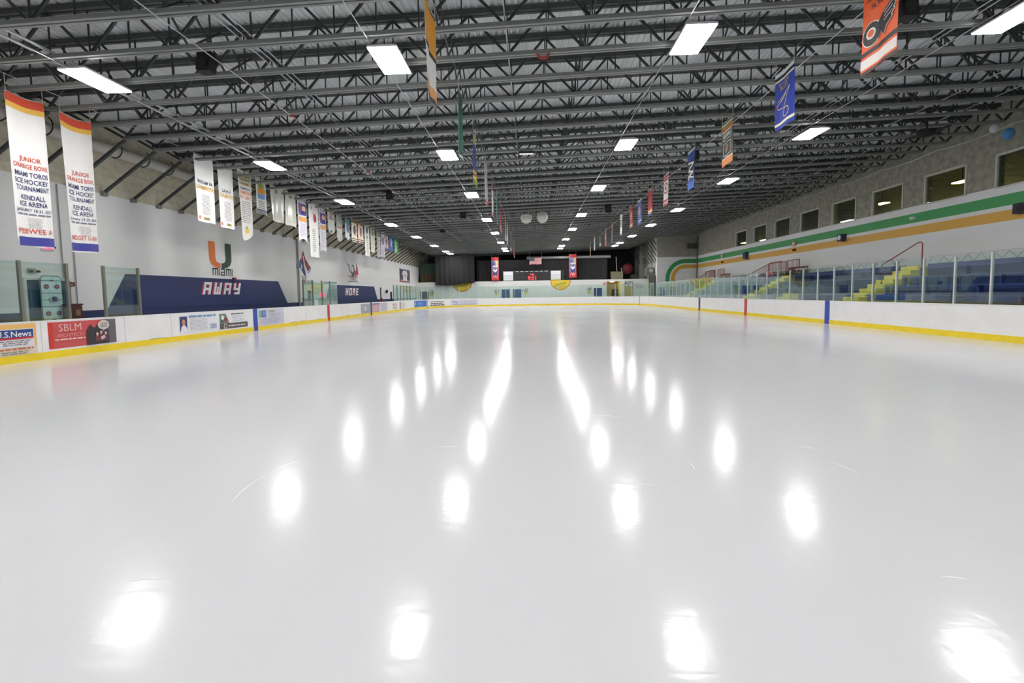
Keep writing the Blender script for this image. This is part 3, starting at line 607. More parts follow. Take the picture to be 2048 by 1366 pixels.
far = [ (28.8, 1.0, 1.62, 5.58, (222, 220, 214), 'white banner with faded red heading, twelfth in the left row', lambda c: (c.text('', 0, 0, .1, RO) if 0 else c.lines(.15, .85, .95, 1.5, 4, (190, 120, 110), 1, .6), c.disc(.5, .2, .09, (60, 60, 70), 1)), pt),
 (30.05, 1.0, 1.9, 5.25, (206, 208, 200), 'pale banner with grey top half and red line', lambda c: (c.rect(.1, 1.1, .92, 1.85, (176, 180, 176)), c.lines(.14, .88, 1.2, 1.8, 6, (120, 124, 124), 1, .3), c.rect(.05, .92, .95, 1.02, (170, 80, 70), 1)), pt),
 (31.5, .82, 1.55, 5.5, (206, 222, 226), 'pale blue-green banner between the grey and the brown ones', lambda c: (c.rect(0, 1.15, .82, 1.55, (90, 150, 160)), c.disc(.45, .9, .2, (70, 90, 140), 1, ry=.35)), pt),
 (32.72, .98, 1.68, 5.53, (220, 210, 190), 'brown-topped banner with dark figure, left one of the pair', lambda c: (c.rect(0, 1.4, .98, 1.68, (150, 120, 70)), c.disc(.5, .85, .22, (90, 80, 100), 1, ry=.38), c.rect(0, .2, .98, .26, (70, 60, 50), 1), c.rect(0, .05, .98, .12, (70, 60, 50), 1)), None),
 (33.95, .98, 1.68, 5.57, (222, 196, 180), 'brown-topped banner with dark figure, right one of the pair', lambda c: (c.rect(0, 1.4, .98, 1.68, (160, 126, 76)), c.disc(.5, .85, .22, (110, 90, 120), 1, ry=.38), c.rect(0, .2, .98, .26, (70, 60, 50), 1), c.rect(0, .05, .98, .12, (70, 60, 50), 1)), None),
 (35.25, .98, 2.45, 4.71, (228, 234, 226), 'long narrow white banner with dark picture at its top, right of the brown pair', lambda c: (c.disc(.5, 2.05, .25, (70, 90, 90), 1, ry=.28), c.disc(.5, 1.5, .15, (100, 120, 110), 1), c.lines(.3, .7, .3, 1.3, 8, (180, 186, 180), 1, .3)), None),
 (36.5, .98, 2.05, 5.12, (226, 228, 200), 'cream banner with grey picture at its top', lambda c: (c.disc(.5, 1.6, .27, (120, 130, 120), 1, ry=.25), c.lines(.3, .7, .2, 1.2, 8, (190, 192, 160), 1, .3)), None),
 (37.95, 1.0, 2.45, 4.66, (206, 200, 206), 'greyish mauve banner with dark hem, left one of the pair', lambda c: (c.rect(0, 1.9, 1, 2.45, (140, 142, 132)), c.lines(.1, .9, .3, 1.7, 9, (150, 146, 156), 1, .5), c.rect(.2, 0, 1, .2, (100, 96, 110), 1)), pt),
 (39.1, .98, 2.4, 4.74, (200, 196, 204), 'greyish mauve banner with dark hem, right one of the pair', lambda c: (c.disc(.5, 1.6, .3, (100, 96, 130), 1, ry=.35), c.lines(.1, .9, .3, 1.1, 6, (140, 136, 150), 1, .5), c.rect(.2, 0, .98, .2, (100, 96, 110), 1)), pt),
 (40.15, .95, 1.4, 5.59, (176, 156, 160), 'short dark reddish banner behind the mauve pair', lambda c: (c.disc(.5, .8, .28, (90, 70, 90), 1), c.rect(0, 0, .95, .2, (60, 66, 110), 1)), None),
 (41.35, 1.1, 1.5, 5.6, (60, 80, 150), 'blue banner with white figure near the row end', lambda c: (c.disc(.6, .85, .25, (200, 206, 226), 1, ry=.4), c.rect(0, 0, 1.1, .2, (40, 50, 110), 1)), None),
 (42.85, 1.1, 1.55, 5.56, (40, 150, 90), 'bright green banner at the far end of the left row', lambda c: (c.disc(.55, .7, .18, (190, 236, 210), 1, ry=.6), c.rect(0, 1.3, 1.1, 1.55, (30, 110, 70), 1)), None)]
for i, (Y, W, H, Z, col, lb, fn, of) in enumerate(far):
    c = Cv(W, H, col, of(W, H) if of else None); fn(c); add_left(c, lb, Y, Z, ph=i*1.1, cut=(.3, .6))
# team banners: right row (x=6.3) and centre row (x=-1.85)
def flyers():
    c = Cv(.86, 1.7, (238, 100, 44)); c.rect(0, 0, .86, .06, (50, 50, 52)); c.rect(0, .06, .86, .1, (238, 100, 44)); c.rect(0, .1, .86, .28, (240, 232, 226)); c.rect(0, .28, .86, .33, (238, 100, 44)); c.rect(0, .33, .86, .42, (44, 42, 44))
    c.text('PHILADELPHIA', .43, 1.3, .07, (120, 50, 34), 1, .7); c.text('FLYERS', .43, 1.14, .09, (60, 40, 34), 1, .45)
    K, Wt = (30, 32, 34), (240, 236, 230)
    w_ = [(.3, .7), (.48, .9), (.84, 1.05), (.8, .92), (.83, .9), (.78, .83), (.8, .8), (.74, .74), (.76, .7), (.62, .62), (.55, .5), (.46, .62), (.4, .52)]
    for k, col, l in ((1.08, Wt, 1), (1., K, 2)):
        c.poly([(.5+(x-.5)*k, .78+(y-.78)*k) for x, y in w_], col, l); c.disc(.25, .68, .2*k if k > 1 else .19, col, l, ry=.21*k)
        c.disc(.27, .7, .16, col, l)
    c.disc(.25, .69, .1, Wt, 3); c.disc(.25, .69, .065, (238, 100, 44), 4)
    for k in range(3): c.stroke([(.56, .74+.07*k), (.78, .8+.08*k)], .015, Wt, 3)
    return c
def blues():
    c = Cv(.85, 1.45, (44, 66, 160)); c.rect(0, 1.36, .85, 1.45, (214, 218, 226)); c.rect(0, 1.28, .85, 1.36, (30, 34, 50)); c.rect(0, 1.23, .85, 1.28, (226, 222, 190)); c.rect(0, .1, .85, .17, (236, 232, 200))
    c.text('ST. LOUIS', .42, 1.1, .08, (200, 180, 110), 1, .7); c.text('BLUES', .42, .98, .1, (200, 170, 90), 1, .6)
    G = (214, 206, 170)
    c.stroke([(.1, .62), (.7, .93), (.42, .48), (.14, .52), (.1, .62)], .02, G, 1); c.stroke([(.12, .72), (.62, .88)], .015, G, 1); c.stroke([(.14, .64), (.55, .8)], .015, G, 1)
    c.stroke([(.52+.14*math.cos(a), .35+.12*math.sin(a)) for a in [k*math.pi/7 for k in range(15)]], .022, G, 1); c.stroke([(.42, .48), (.56, .46)], .02, G, 1); c.rect(.1, .54, .16, .6, (190, 70, 60), 2)
    return c
def simple(base, bands=(), bot=(), emb=None, W=.82, H=1.45):
    c = striped(W, H, base, bands, None, bot)
    if emb:
        a, b = emb; c.disc(W/2, H*.55, .26, a, 1); c.disc(W/2, H*.55, .19, b, 2); c.disc(W/2, H*.55, .09, a, 3)
    return c
def anaheim():
    c = striped(.82, 1.45, (40, 42, 40), [(.05, (40, 44, 40)), (.06, (200, 200, 180)), (.12, (150, 130, 40)), (.06, (200, 70, 50)), (.03, (214, 210, 200))], None, [(.02, (220, 90, 50)), (.2, (238, 140, 60)), (.05, (236, 220, 200))])
    G = (196, 200, 186); c.stroke([(.1, .85), (.72, .85), (.72, 1.1), (.1, 1.1), (.1, .85)], .03, G, 1); c.text('HILL', .42, .9, .14, G, 1, .5) if False else c.lines(.16, .68, .9, 1.06, 1, G, 1, .8, 0)
    c.stroke([(.12, .36), (.12, .74), (.7, .74), (.7, .36), (.41, .3), (.12, .36)], .03, G, 1); c.disc(.41, .55, .15, (120, 130, 90), 1); c.disc(.41, .55, .07, (190, 70, 50), 2); return c
def lightning():
    c = striped(.82, 1.55, (44, 74, 150), [(.08, (200, 206, 220)), (.25, (44, 74, 150))], None, [(.3, (50, 100, 190))])
    c.poly([(0, .3), (.4, .45), (.82, .3), (.82, 1.2), (.4, 1.1), (0, 1.2)], (34, 36, 40), 1); c.stroke([(.1, 1.08), (.7, 1.0), (.2, .75), (.65, .65), (.15, .5)], .07, (214, 216, 220), 2); c.stroke([(.1, .38), (.42, .5), (.75, .38)], .05, (214, 216, 220), 2); return c
R_ = (196, 44, 50); Wh = (226, 226, 222)
rowR = [(9.5, flyers(), 5.71, 'orange hockey team banner with black winged letter emblem, nearest on the right'), (12.7, blues(), 5.74, 'blue hockey team banner with winged note emblem'), (16.1, anaheim(), 5.72, 'black and orange team banner, third of the right row'), (19.5, lightning(), 5.7, 'blue black and white team banner, fourth of the right row'),
 (22.95, simple(Wh, [(.04, Wh), (.1, R_), (.04, Wh), (.1, R_)], [(.1, R_), (.05, Wh), (.12, R_), (.05, Wh)], (R_, Wh)), 5.72, 'white team banner with red stripes and round emblem'), (25.85, simple((176, 44, 50), [(.1, (150, 120, 120))], [(.15, (50, 70, 120)), (.06, (230, 220, 160)), (.04, R_), (.06, (230, 220, 160))], ((150, 60, 60), (176, 90, 90))), 5.7, 'dark red team banner with yellow hem stripes, sixth of the right row'),
 (28.35, simple((90, 100, 170), [(.08, Wh)], [(.18, (70, 100, 170)), (.05, Wh)], (Wh, R_)), 5.6, 'blue and white team banner, seventh of the right row'), (30.7, simple(R_, [(.15, (120, 120, 120))], [(.06, (60, 60, 140)), (.06, (230, 220, 160)), (.05, R_), (.06, (230, 220, 160))], (Wh, R_)), 5.72, 'bright red team banner, eighth of the right row'),
 (34.0, simple(Wh, [], [(.1, (180, 184, 190))], ((50, 52, 60), Wh)), 5.7, 'white team banner with dark emblem, ninth of the right row'), (37.6, simple((90, 60, 70), [(.3, (150, 70, 60))], [(.4, (60, 66, 110))], None), 5.52, 'brownish red team banner, tenth of the right row'), (40.8, simple((120, 70, 70), [(.5, (120, 90, 90))], [(.1, R_)], (Wh, (40, 40, 44))), 5.62, 'dark red team banner with white emblem, eleventh of the right row'),
 (44.1, simple((40, 42, 50), [], [(.3, (150, 154, 160))], None), 5.9, 'black and grey team banner, twelfth of the right row'), (48.0, simple((190, 192, 196), [(.2, (100, 104, 110))], [], None), 5.9, 'pale grey team banner, thirteenth of the right row'), (51.2, simple((40, 40, 40), [], [(.2, (180, 150, 60))], ((196, 160, 70), (40, 40, 40))), 5.6, 'black and gold team banner, farthest of the right row')]
for i, (Y, c, Z, lb) in enumerate(rowR):
    make_banner(c, 'team_banner', lb, 'team banners of the right row', 6.55, Y, Z, 'R', zb(6.55)+.01, ph=i*1.3, amp=.02, sag=.02, tilt=.02 if i else .05, cut=(.2, .35))
rowC = [(8.35, striped(.84, 1.75, (226, 226, 222), [(.06, (60, 60, 60)), (.75, (226, 160, 50)), (.08, (40, 40, 44))], None, [(.1, (60, 60, 66)), (.2, (220, 160, 90)), (.1, (230, 230, 226))]), 'orange black and white team banner, nearest of the centre row'), (11.98, striped(.84, 1.75, (30, 90, 76), [(.1, (90, 60, 50)), (.4, (30, 70, 60))], None, [(.08, (200, 206, 200)), (.1, (40, 44, 44)), (.6, (30, 96, 80))]), 'green team banner, second of the centre row'),
 (15.1, striped(.84, 1.75, (50, 66, 140), [(.06, (40, 50, 60)), (.35, (180, 180, 90))], None, [(.15, (120, 160, 60)), (.12, (226, 210, 60)), (.08, R_), (.1, (226, 210, 60))]), 'blue and yellow team banner, third of the centre row'), (18.8, striped(.84, 1.65, (190, 180, 184), [(.1, (160, 164, 160))], None, [(.15, R_)]), 'greyish white team banner with red hem, fourth of the centre row'),
 (21.9, striped(.84, 1.6, (224, 220, 220), [(.35, (150, 50, 60))], None, [(.2, R_), (.05, Wh)]), 'red and white team banner, fifth of the centre row'), (25.0, striped(.84, 1.5, (40, 110, 110), [(.3, (60, 80, 80))], None, []), 'dark teal team banner, sixth of the centre row'), (27.8, striped(.84, 1.6, (180, 50, 56), [(.5, (150, 60, 60))], None, [(.4, (200, 130, 130))]), 'red team banner, seventh of the centre row'),
 (33.0, striped(.84, 1.5, (150, 156, 154), [], None, [(.3, Wh)]), 'grey team banner, eighth of the centre row'), (35.6, striped(.84, 1.5, (200, 202, 200), [], None, [(.3, (100, 104, 104))]), 'white and grey team banner, ninth of the centre row'), (41.4, striped(.84, 1.5, (60, 90, 80), [], None, [(.3, Wh)]), 'dark green team banner, tenth of the centre row'), (49.0, striped(.84, 1.5, (196, 50, 70), [], None, [(.2, (226, 160, 170))]), 'bright red team banner, farthest of the centre row')]
for i, (Y, c, lb) in enumerate(rowC):
    make_banner(c, 'team_banner', lb, 'team banners of the centre row', -1.85, Y, zb(-1.85)-.28-c.H, 'L', zb(-1.85)+.01, ph=i*1.7, amp=.03, sag=.02, cut=(.2, .35))

# ---------------------------------------------------------------- painted marks on the left wall
def paint(cv, fn, parent, label, name='painted_mural', cut=None):
    o = cv.build(name, fn, parent, cut); o['label'] = label; return o
BL = (42, 54, 102)
c = Cv(13.2, 1.4, BL, [(0, 0), (12.4, 0), (11.42, 1.36), (.85, 1.36)], thick=.004)
c.block('AWAY', 4.78, .56, .6, (190, 60, 100), 1, .3, 2.0, 1.22); c.block('AWAY', 4.88, .56, .6, (236, 238, 240), 2, .3, 2.0, 1.22)
paint(c, on_left(WL+.012, 16.07, 1.17), wl, 'navy painted field with slanted AWAY lettering')
c = Cv(11.9, 1.32, BL, [(0, 0), (11.7, 0), (10.8, 1.3), (.8, 1.3)], thick=.004)
c.block('HOME', 3.66, .45, .62, (170, 60, 80), 1, .25, 2.0, 1.22); c.block('HOME', 3.74, .45, .62, (240, 240, 240), 2, .25, 2.0, 1.22)
paint(c, on_left(WL+.012, 33.8, 1.17), wl, 'navy painted field with slanted HOME lettering')
OG, DG = (226, 124, 62), (50, 80, 66)
c = Cv(1.8, 1.7, (236, 237, 237), [(.1, .5), (.2, .5), (.2, .52)], thick=.001)
def ubend(cx, r0, r1, a0, a1): return [(cx+r1*math.cos(math.radians(a)), .42+r1*math.sin(math.radians(a))) for a in range(a0, a1+1, 10)] + [(cx+r0*math.cos(math.radians(a)), .42+r0*math.sin(math.radians(a))) for a in range(a1, a0-1, -10)]
c.poly([(0, .5), (.02, .3), (.12, .12), (.32, .0), (.55, -.06), (.8, -.07), (.8, .18), (.62, .2), (.5, .28), (.46, .42), (.46, 1.22), (0, 1.22)], OG)
c.poly([(1.66, .5), (1.64, .3), (1.54, .12), (1.34, .0), (1.1, -.06), (.88, -.07), (.88, .18), (1.04, .2), (1.16, .28), (1.2, .42), (1.2, 1.22), (1.66, 1.22)], DG)
paint(c, on_left(WL+.005, 21.55, 3.12), wl, 'orange and green letter U painted on the white wall', 'painted_logo')
c = Cv(1.6, .5, (236, 237, 237), [(0, 0), (.01, 0), (.01, .01)], thick=.001); K = (44, 62, 56); s_ = .06
for x0, kind in ((0, 'm'), (.46, 'i'), (.6, 'a'), (.98, 'm'), (1.44, 'i')):
    if kind == 'm':
        for dx in (0, .17, .34): c.rect(x0+dx, 0, x0+dx+s_, .36, K)
        c.rect(x0, .3, x0+.4, .37, K)
    elif kind == 'i': c.rect(x0, 0, x0+s_, .37, K)
    else: c.rect(x0, .3, x0+.3, .37, K); c.rect(x0+.24, 0, x0+.3, .33, K); c.rect(x0, 0, x0+.3, .06, K); c.rect(x0, .15, x0+.28, .2, K); c.rect(x0, .03, x0+.06, .18, K)
paint(c, on_left(WL+.005, 21.75, 2.68), wl, 'dark lettering miami under the letter U', 'painted_lettering')
c = Cv(2.0, 2.2, (236, 237, 237), [(1, 0), (1.01, 0), (1.0, .01)], thick=.001); A, B_ = (140, 50, 62), (54, 70, 120)
c.poly([(1.0, 2.19), (1.35, 1.5), (1.0, 1.2), (.7, 1.55)], A); c.poly([(1.1, 1.35), (1.45, 1.55), (1.9, 1.05), (1.55, .75)], A, 0); c.poly([(.6, 1.6), (.95, 1.3), (1.25, .6), (1.15, .38), (.6, .9), (.2, 1.15)], B_)
c.poly([(.92, 1.8), (1.02, 1.85), (1.2, 1.1), (1.4, .7), (1.3, .62), (1.05, 1.1)], (230, 230, 230), 1); c.disc(.55, 1.3, .12, (90, 140, 180), 1); c.rect(.6, .9, .75, 1.2, (220, 224, 230), 1)
c.stroke([(.05, 1.2), (.05, 1.0), (.35, .75)], .06, B_); c.stroke([(1.95, 1.15), (1.95, .95), (1.6, .68)], .06, B_); c.stroke([(.7, .42), (1.0, .02), (1.3, .42)], .07, A); c.stroke([(.85, .42), (1.0, .22), (1.15, .42)], .05, (200, 160, 130))
paint(c, on_left(WL+.005, 29.75, 2.54), wl, 'red and blue diamond shaped painted emblem', 'painted_logo')
c = Cv(3.0, 1.9, (236, 237, 237), [(1, 0), (1.01, 0), (1.0, .01)], thick=.001); T1, T2, T3 = (70, 76, 90), (190, 60, 66), (150, 156, 166)
c.poly([(1.0, 1.0), (.7, 1.7), (.2, 1.8), (.5, 1.45), (.75, .95)], T3); c.disc(1.45, 1.15, .42, T1, 1, ry=.55); c.disc(1.35, 1.3, .25, (214, 218, 222), 2, ry=.3); c.poly([(1.9, .7), (2.7, .9), (2.6, 1.4), (2.3, 1.85), (2.2, 1.3), (1.9, 1.1)], T2, 1)
c.text('TOROS', 1.5, .32, .3, T1, 1, 2.3); c.rect(.3, .64, 2.6, .7, T2, 1); c.stroke([(.4, .1), (.5, .22), (2.5, .22), (2.6, .1)], .06, T1, 1)
paint(c, on_left(WL+.005, 37.9, 2.6), wl, 'grey and red hockey club emblem above the HOME field', 'painted_logo')
def emis(name, polys, fn, col, e, parent):
    bm = BM()
    for p in polys: bm.faces.new([bm.verts.new(fn(*q)) for q in p])
    return obj(name, bm, mat(col, emit=e), parent)
# left wall fittings
t = thing('jersey_poster', 'framed poster of a white hockey jersey high on the far left wall', 'poster', (WL, 53.6, 3.2))
Cv(4.2, 1.5, (92, 88, 104), thick=.03).rect(.1, .0, 4.1, .14, (190, 90, 96)).rect(0, .14, 4.2, .2, (230, 230, 230)).poly([(1.2, .2), (1.2, .95), (.95, .8), (.85, .95), (1.3, 1.35), (2.9, 1.35), (3.3, .95), (3.2, .8), (2.95, .95), (2.95, .2)], (232, 230, 232), 1).text('91', 2.1, .5, .5, (70, 60, 80), 2).lines(.3, 3.9, 1.38, 1.46, 1, (190, 190, 200), 1, .6, 0).build('print', lambda u, v, q: (.035+q, u, v), t)
bm = BM()
for a in ((-.04, 4.24, -.04, 0), (-.04, 4.24, 1.5, 1.54), (-.04, 0, 0, 1.5), (4.2, 4.24, 0, 1.5)): box(bm, 0, .05, *a)
obj('frame', bm, mat((60, 50, 70)), t)
bm = BM(); box(bm, WL, WL+.02, 13.42, 14.75, -.02, 2.2, 0); o = struct('door_1', bm, mat((40, 74, 96), .4))
bm = BM()
for a in ((13.34, 13.42, 0, 2.28), (14.75, 14.83, 0, 2.28), (13.42, 14.75, 2.2, 2.28)): box(bm, WL, WL+.06, *a)
obj('frame', bm, POST, o); bm = BM(); tube(bm, [(WL+.02, 14.62, 1.05), (WL+.08, 14.62, 1.05), (WL+.08, 14.5, 1.05)], .012); obj('door_handle', bm, GALV, o)
t = thing('rink_diagram_board', 'upright white board printed as a hockey rink, behind the left glass', 'board', (WL+.1, 13.74, .8))
c = Cv(.64, 1.54, (206, 234, 232), [(.08, 0), (.56, 0), (.64, .08), (.64, 1.46), (.56, 1.54), (.08, 1.54), (0, 1.46), (0, .08)], thick=.03)
for y in (.15, .55, .77, .99, 1.39): c.rect(0, y-.006, .64, y+.006, (40, 80, 110) if y not in (.77,) else (60, 60, 80), 1)
for x in (.16, .48):
    for y in (.33, 1.2): c.disc(x, y, .075, (120, 50, 56), 1); c.disc(x, y, .02, (220, 200, 200), 2)
c.disc(.34, .78, .12, (190, 200, 206), 2, ry=.1); c.disc(.36, .8, .08, (50, 80, 120), 3); c.rect(.4, .72, .46, .86, (150, 70, 90), 3); c.disc(.32, 1.4, .06, (60, 70, 80), 1, ry=.02); c.disc(.32, .14, .06, (60, 70, 80), 1, ry=.02)
c.build('printed_face', lambda u, v, q: (.04+q, u, v), t)
bm = BM(); pts = [(.0, u, v) for u, v in [(.08, 0), (.56, 0), (.64, .08), (.64, 1.46), (.56, 1.54), (.08, 1.54), (0, 1.46), (0, .08), (.08, 0)]]
tube(bm, [(p[0]+.04, p[1], p[2]) for p in pts], .012, 6); obj('frame', bm, mat((50, 70, 80)), t); bm = BM(); box(bm, -.08, .012, .2, .44, 1.3, 1.4); obj('bracket', bm, DARK, t)
t = thing('exit_sign', 'red lit exit sign low behind the PEEWEE A banner', 'exit sign', (WL, 13.95, 3.17))
bm = BM(); box(bm, 0, .06, 0, .36, 0, .22); obj('housing', bm, POST, t); Cv(.34, .2, (236, 200, 206), thick=.004).build('sign_face', lambda u, v, q: (.066+q, u+.01, v+.01), t); emis('lit_lettering', text_polys('EXIT', True), lambda u, v: (.07, .03+u*.14, .05+v*.18), (255, 40, 90), 4, t)
bm = BM(); box(bm, 0, .1, .37, .39, .08, .14); obj('bracket', bm, DARK, t)
def wconduit(y, z0, z1, label, r=.015, x=WL+.03):
    bm = BM(); tube(bm, [(x, y, z0), (x, y, z1)], r, 8); tag(obj('conduit', bm, mat((150, 154, 150), .4)), label, 'conduit')
wconduit(14.58, 2.2, 5.4, 'vertical conduit behind the gap between the two longest banners'); wconduit(14.98, 1.2, 5.4, 'vertical conduit right of the rink diagram board')
wconduit(29.9, .0, 5.4, 'thick vertical grey downpipe between AWAY field and diamond emblem', .06, WL+.08)
t = thing('emergency_lamp', 'small twin headed emergency lamp above the rink diagram board', 'lamp', (WL, 13.5, 2.42))
bm = BM(); box(bm, 0, .08, 0, .2, 0, .14); obj('battery_box', bm, mat((150, 170, 170)), t)
for yy in (.26, .05):
    bm = BM(); lathe(bm, [(.05, .0), (.055, .04), (.03, .07)], 12, (.08, yy, .02)); obj('lamp_head', bm, DARK, t)
t = thing('fire_alarm', 'dark red alarm box beside the gate post', 'alarm', (WL, 14.62, 2.02)); bm = BM(); box(bm, 0, .1, 0, .24, 0, .14); obj('housing', bm, mat((110, 44, 50)), t); bm = BM(); lathe(bm, [(.04, 0), (.04, .03)], 12, (.1, .12, .04)); obj('strobe', bm, POST, t)
t = thing('alarm_horn', 'small red alarm horn above the AWAY lettering', 'alarm', (WL, 23.2, 2.45)); bm = BM(); box(bm, 0, .1, 0, .2, 0, .16); obj('housing', bm, mat((120, 30, 50)), t); bm = BM(); lathe(bm, [(.05, 0), (.07, .04)], 12, (.12, .1, -.05)); obj('horn', bm, mat((90, 30, 60)), t)
t = thing('litter_bin', 'tall brown box bin against the left wall', 'bin', (WL+.27, 14.36, -.02))
bm = BM(); box(bm, -.2, .2, 0, .34, 0, 1.4); bmesh.ops.bevel(bm, geom=bm.edges[:], offset=.02, segments=2); obj('body', bm, mat((92, 54, 46), .3, noise=.2), t)
bm = BM(); box(bm, -.22, .22, -.02, .36, 1.4, 1.45); obj('lid', bm, mat((80, 46, 40), .35), t); bm = BM(); box(bm, .2, .215, .1, .26, 1.05, 1.25); obj('flap', bm, mat((150, 120, 90), .3), t)
t = thing('fire_extinguisher', 'red extinguisher on the white wall beyond the home bench', 'extinguisher', (WL+.145, 46.5, .5))
bm = BM(); lathe(bm, [(.1, 0), (.12, .05), (.12, .6), (.06, .7), (.04, .74)], 14); obj('cylinder', bm, mat((150, 40, 44), .35), t); bm = BM(); box(bm, -.03, .03, -.1, .1, .74, .82); obj('valve', bm, BLACK, t)
bm = BM(); box(bm, -.14, -.1, -.15, .15, .0, 1.9); obj('backboard', bm, mat((70, 80, 84)), t)
t = thing('wall_speaker', 'small round black speaker high beyond the home bench', 'speaker', (WL, 48.2, 2.0)); bm = BM(); lathe(bm, [(.08, .0), (.18, .12), (.18, .2)], 16, axis='x'); obj('cone', bm, BLACK, t); bm = BM(); box(bm, 0, .04, -.06, .06, -.06, .06); obj('bracket', bm, POST, t)

# ---------------------------------------------------------------- right wall stripes and fittings
GN, OY = (66, 162, 92), (230, 178, 76)
for z0, z1, col, nm in ((4.78, 5.24, GN, 'green'), (4.17, 4.6, OY, 'orange')):
    bm = BM(); box(bm, WR-.004, WR+.001, -9, YC, z0, z1); struct('trim_1' if nm == 'green' else 'trim_2', bm, mat(col, .5), None, '%s painted stripe running along the right wall' % nm)
for r0, r1, col, nm in ((1.76, 2.23, GN, 'trim_3'), (1.15, 1.58, OY, 'trim_4')):
    c = Cv(5, 5, col, None); cx, cz = 17.8, 3.01
    pts = [(WR, cz+r1)] + [(cx+r1*math.cos(math.radians(a)), cz+r1*math.sin(math.radians(a))) for a in range(90, 181, 6)] + [(cx-r1, 0), (cx-r0, 0)] + [(cx+r0*math.cos(math.radians(a)), cz+r0*math.sin(math.radians(a))) for a in range(180, 89, -6)] + [(WR, cz+r0)]
    bm = BM(); a = [bm.verts.new((x, YC-.004, z)) for x, z in pts]; b = [bm.verts.new((x, YC, z)) for x, z in pts]
    bm.faces.new(a); bm.faces.new(b[::-1])
    for i in range(len(a)): bm.faces.new((a[i], b[i], b[(i+1) % len(a)], a[(i+1) % len(a)]))
    bmesh.ops.recalc_face_normals(bm, faces=bm.faces); bmesh.ops.triangulate(bm, faces=bm.faces[:]); struct(nm, bm, mat(col, .5), None, 'painted stripe curving down on the far corner wall')
def wbox(name, label, cat, y, z, sy, sz, m, sx=.15, extra=None):
    t = thing(name, label, cat, (WR, y, z)); bm = BM(); box(bm, -sx, 0, -sy/2, sy/2, 0, sz); bmesh.ops.bevel(bm, geom=bm.edges[:], offset=.01, segments=1); obj('housing', bm, m, t)
    bm = BM(); lathe(bm, [(min(sy, sz)*.3, 0), (min(sy, sz)*.36, -.02)], 12, (-sx, 0, sz/2), 'x'); obj('face', bm, extra or POST, t); return t
wbox('wall_speaker', 'dark speaker box on the right wall at the right frame edge', 'speaker', 18.6, 4.36, .62, .4, mat((46, 46, 60)), .25, DARK)
wbox('sprinkler_junction', 'small white fitting on the green stripe under the second window', 'fitting', 23.8, 4.95, .25, .12, POST)
wbox('wall_speaker', 'dark blue speaker with white face on the orange stripe', 'speaker', 28.9, 4.45, .42, .42, mat((40, 56, 80)), .3)
wbox('alarm_bell', 'pinkish alarm strobe on the green stripe, nearer one', 'alarm', 34.1, 4.68, .34, .32, mat((226, 160, 150)), .12); wbox('alarm_box', 'small brown box under the nearer pink strobe', 'alarm', 34.1, 4.33, .3, .16, mat((90, 50, 40)), .12, DARK)
wbox('wall_speaker', 'dark blue speaker on the orange stripe near the far corner', 'speaker', 41.4, 4.3, .45, .62, mat((60, 80, 110)), .3, DARK)
wbox('alarm_bell', 'pinkish alarm strobe on the green stripe, farther one', 'alarm', 46.6, 4.8, .4, .4, mat((220, 190, 180)), .12); wbox('alarm_box', 'small brown box under the farther pink strobe', 'alarm', 46.6, 4.3, .3, .16, mat((90, 50, 40)), .12, DARK)
t = thing('wall_vent', 'grey ventilation box high on the far corner wall', 'vent', (17.9, YC, 6.4)); bm = BM(); box(bm, 0, 1.1, -.5, 0, 0, .6); obj('housing', bm, mat((110, 110, 102), .6), t); bm = BM()
for k in range(5): box(bm, .05, 1.05, -.52, -.5, .06+.11*k, .1+.11*k)
obj('louvre', bm, DARK, t)
bm = BM(); tube(bm, [(WR-.08, YC-.08, 0), (WR-.08, YC-.08, 8.0)], .07, 8); tag(obj('downpipe', bm, mat((130, 130, 120))), 'thick grey pipe down the corner of the right wall', 'pipe')
for (x, y, z, r, col, lb) in ((18.3, 19.1, 7.75, .15, (214, 216, 220), 'white balloon caught under the roof joists'), (18.5, 18.75, 7.42, .19, (70, 140, 196), 'blue balloon caught under the roof joists')):
    t = thing('balloon', lb, 'balloon', (x, y, z)); bm = BM(); bmesh.ops.create_uvsphere(bm, u_segments=20, v_segments=14, radius=r)
    for v in bm.verts: v.co.z *= 1.15; v.co.x *= 1 - .15*max(0, -v.co.z/r)**2; v.co.y *= 1 - .15*max(0, -v.co.z/r)**2
    obj('envelope', bm, mat(col, .3), t, True); bm = BM(); lathe(bm, [(.02, -r*1.25), (.006, -r*1.12)], 8); obj('knot', bm, mat(col, .4), t); bm = BM(); tube(bm, [(0, 0, r*1.1), (.02, 0, zb(x)-z+.02)], .004, 5); obj('string', bm, POST, t)

